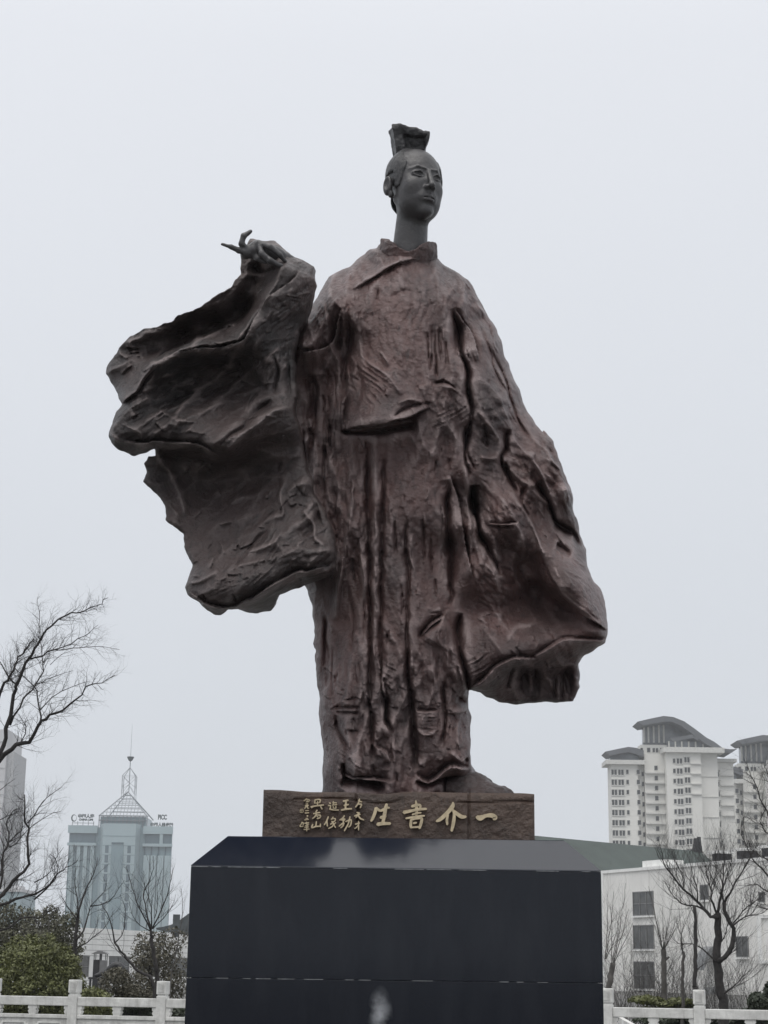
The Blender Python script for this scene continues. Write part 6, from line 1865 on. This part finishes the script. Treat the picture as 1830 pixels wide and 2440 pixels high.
MB().box(px(-150, 2100, Dl)[0], px(50, 2100, Dl)[0], Dl, Dl + 15, 0, px(30, 2125, Dl)[2]).build('wall', CLAD, lb)
MB().box(px(-150, 2100, Dl)[0] - .3, px(50, 2100, Dl)[0] + .3, Dl - .3, Dl + 15.3, px(30, 2125, Dl)[2] + .002, px(30, 2125, Dl)[2] + .6).build('roof', GREYC, lb)
MB().box(px(24, 2100, Dl)[0], px(38, 2100, Dl)[0], Dl + 4, Dl + 9, px(30, 2125, Dl)[2] + .61, px(30, 2108, Dl)[2]).build('roof_house', GREYC, lb)

# ---- apartment blocks on the right
CREAM = mat('cream_wall', (.70, .69, .65), rough=.8, var=.04, scale=.05)
CREAM2 = mat('cream_trim', (.60, .595, .565), rough=.8)
APROOF = mat('slate_grey_roof', (.10, .105, .115), rough=.6, var=.1, scale=.1)
APGLASS = mat('penthouse_glass', (.16, .18, .20), rough=.15, var=.3, scale=.25)
PANE = mat('apartment_pane', (.030, .033, .036), rough=.2, var=.25, scale=.3)


def apartment(label, D, dx, dy=0):
    """dx: pixel shift of the whole design in the photograph"""
    def P(x, y, Y=D): return px(1400 + (x + dx) / 3.858, 1680 + (y + dy) / 3.858, Y)
    def X(x, y=900): return P(x, y)[0]
    def Z(y, x=900): return P(x, y)[2]
    ap = empty('apartment_block', (X(800), D, 0), label, 'apartment block', 'apartment blocks')
    fl = Z(600) - Z(693)
    wall = lambda a, b, y0, y1, top, nm='wall', m=CREAM: MB().box(X(a), X(b), D + y0, D + y1, 0, Z(top)).build(nm, m, ap)
    wall(222, 470, 3.0, 11, 530); wall(471, 535, 5.5, 11, 545)          # left wing, with its set-back flank
    wall(536, 719, 3.6, 13, 440)                                         # recessed centre
    wall(720, 1040, .0, 13, 440); wall(1041, 1208, 2.2, 13, 440)         # main block in two planes
    wall(1209, 1378, 6.0, 11, 500)                                       # right wing
    for a, b, y0, y1, t0, t1 in ((170, 528, 1.6, 11.8, 505, 545), (690, 1255, -1.4, 13.8, 392, 440), (1200, 1405, 4.6, 11.8, 470, 500)):
        MB().box(X(a), X(b), D + y0, D + y1, Z(t1) + .01, Z(t0)).build('cornice', CREAM2, ap)
    # penthouse glazing
    MB().box(X(222), X(490), D + 5, D + 10, Z(505) + .01, Z(412)).build('penthouse', APGLASS, ap)
    MB().box(X(515), X(790), D + 6, D + 12, Z(440) + .01, Z(345)).build('upper_wall', CREAM, ap)
    MB().box(X(555), X(925), D + 8, D + 11, Z(345) + .01, Z(150)).build('penthouse', APGLASS, ap)
    MB().box(X(760), X(1190), D + 4, D + 11, Z(392) + .01, Z(318)).build('penthouse', APGLASS, ap)
    MB().box(X(926), X(1010), D + 8.2, D + 11, Z(392) + .02, Z(255)).build('penthouse', APGLASS, ap)
    for x in (560, 600, 650, 700, 745):
        MB().box(X(x) - .25, X(x) + .25, D + 7.5, D + 8, Z(345) + .01, Z(152)).build('mullion', CREAM2, ap)
    for x in (770, 830, 890, 955, 1020, 1090, 1150):
        MB().box(X(x) - .2, X(x) + .2, D + 3.6, D + 4, Z(392) + .02, Z(320)).build('mullion', CREAM2, ap)
    MB().box(X(545), X(750), D + 6.9, D + 7.45, Z(345), Z(322)).build('railing', APROOF, ap)
    # curved roofs
    def roof(pts_t, pts_b, y0, y1):
        pr = [(P(x, y)[0], P(x, y)[2]) for x, y in pts_b] + [(P(x, y)[0], P(x, y)[2]) for x, y in reversed(pts_t)]
        MB().prism(pr, 'y', D + y0, D + y1).build('roof', APROOF, ap)
    roof([(450, 148), (560, 122), (690, 95), (780, 105), (880, 145), (980, 215), (1085, 295), (1160, 335), (1240, 395), (1300, 402), (1368, 400)],
         [(500, 182), (600, 165), (700, 148), (770, 150), (850, 185), (940, 250), (1010, 305), (1090, 360), (1180, 400), (1240, 428), (1310, 438)], 1.0, 12)
    roof([(745, 300), (850, 285), (945, 268), (1010, 300)], [(770, 335), (870, 318), (960, 300), (1005, 325)], .5, 1.0 - .01)
    roof([(158, 420), (260, 398), (370, 376), (440, 385), (512, 410)], [(200, 456), (290, 440), (370, 425), (440, 440), (512, 470)], 2.0, 11.5)
    MB().bar((X(795), D + 12, Z(110)), (X(795), D + 12, Z(60)), .12, n=5).build('antenna', APROOF, ap)
    # windows
    big = window_mesh('window', 5.0 * fl / 9.3, fl * .52, .18, .26, 2, 1, CREAM2, PANE)
    sm = window_mesh('window', 2.2 * fl / 9.3, fl * .42, .10, .12, 1, 1, CREAM2, PANE)
    md = window_mesh('window', 2.9 * fl / 9.3, fl * .44, .10, .12, 1, 1, CREAM2, PANE)
    led = {}
    def ledge(a, b, y, z, h=.35, d=.9):
        key = (round(X(b) - X(a), 2))
        if key not in led: led[key] = MB().box(0, X(b) - X(a), -d, -.005, 0, h).mesh('ledge', CREAM2)
        put('ledge', led[key], ap, X(a), D + y, z)
    nfl = int(Z(620) / fl)
    for k in range(nfl):
        z = Z(640) - k * fl
        if z < 2: break
        for x in (248, 312): put('window', big, ap, X(x), D + 2.95, z)
        put('window', sm, ap, X(372), D + 2.95, z + fl * .1); put('window', md, ap, X(473), D + 5.45 if x > 470 else D + 2.95, z + fl * .1); put('window', sm, ap, X(528), D + 5.45, z)
        z = Z(590) - k * fl
        put('window', md, ap, X(642), D + 3.55, z)
        ledge(538, 718, 3.6, z - fl * .36, .4, 1.0)
        z = Z(540) - k * fl
        put('window', sm, ap, X(793), D - .05, z + .2); put('window', big, ap, X(842), D - .05, z); put('window', big, ap, X(912), D - .05, z + fl * .12)
        if k < 4: ledge(945, 1042, .0, z - fl * .05, .35, .6)
        if k % 2: ledge(1046, 1205, 2.2, z - fl * .2, .2, .25)
        z = Z(625) - k * fl
        put('window', md, ap, X(1226), D + 5.95, z - .2)
        MB().box(X(1208), X(1250), D + 4.6, D + 5.9, z + fl * .48, z + fl * .56).build('sunshade', CREAM2, ap) if k < 9 else None
        if k < 5: ledge(1252, 1376, 6.0, z - fl * .02, .35, .8)
    for x in (525, 590, 638, 668, 712, 768):
        put('window', md if x in (590, 712) else sm, ap, X(x), D + 5.95, Z(428) + .4)
    return ap

apartment('cream apartment block with sweeping curved grey roof above the white building', 500.0, 14)
apartment('second cream apartment block half hidden behind bare branches', 530.0, 930, 175)

# ------------------------------------------------------------------ winter haze
hz = MB().box(-700, 700, -40, 900, -1.0, 100.0)
m = bpy.data.materials.new('haze'); m.use_nodes = True
n, l = m.node_tree.nodes, m.node_tree.links
n.clear()
pv = n.new('ShaderNodeVolumePrincipled'); ou = n.new('ShaderNodeOutputMaterial')
pv.inputs['Color'].default_value = (.93, .955, .98, 1)
pv.inputs['Density'].default_value = HAZE
pv.inputs['Anisotropy'].default_value = 0.2
l.new(pv.outputs[0], ou.inputs['Volume'])
o = hz.build('haze', m); tag(o, kind='stuff')
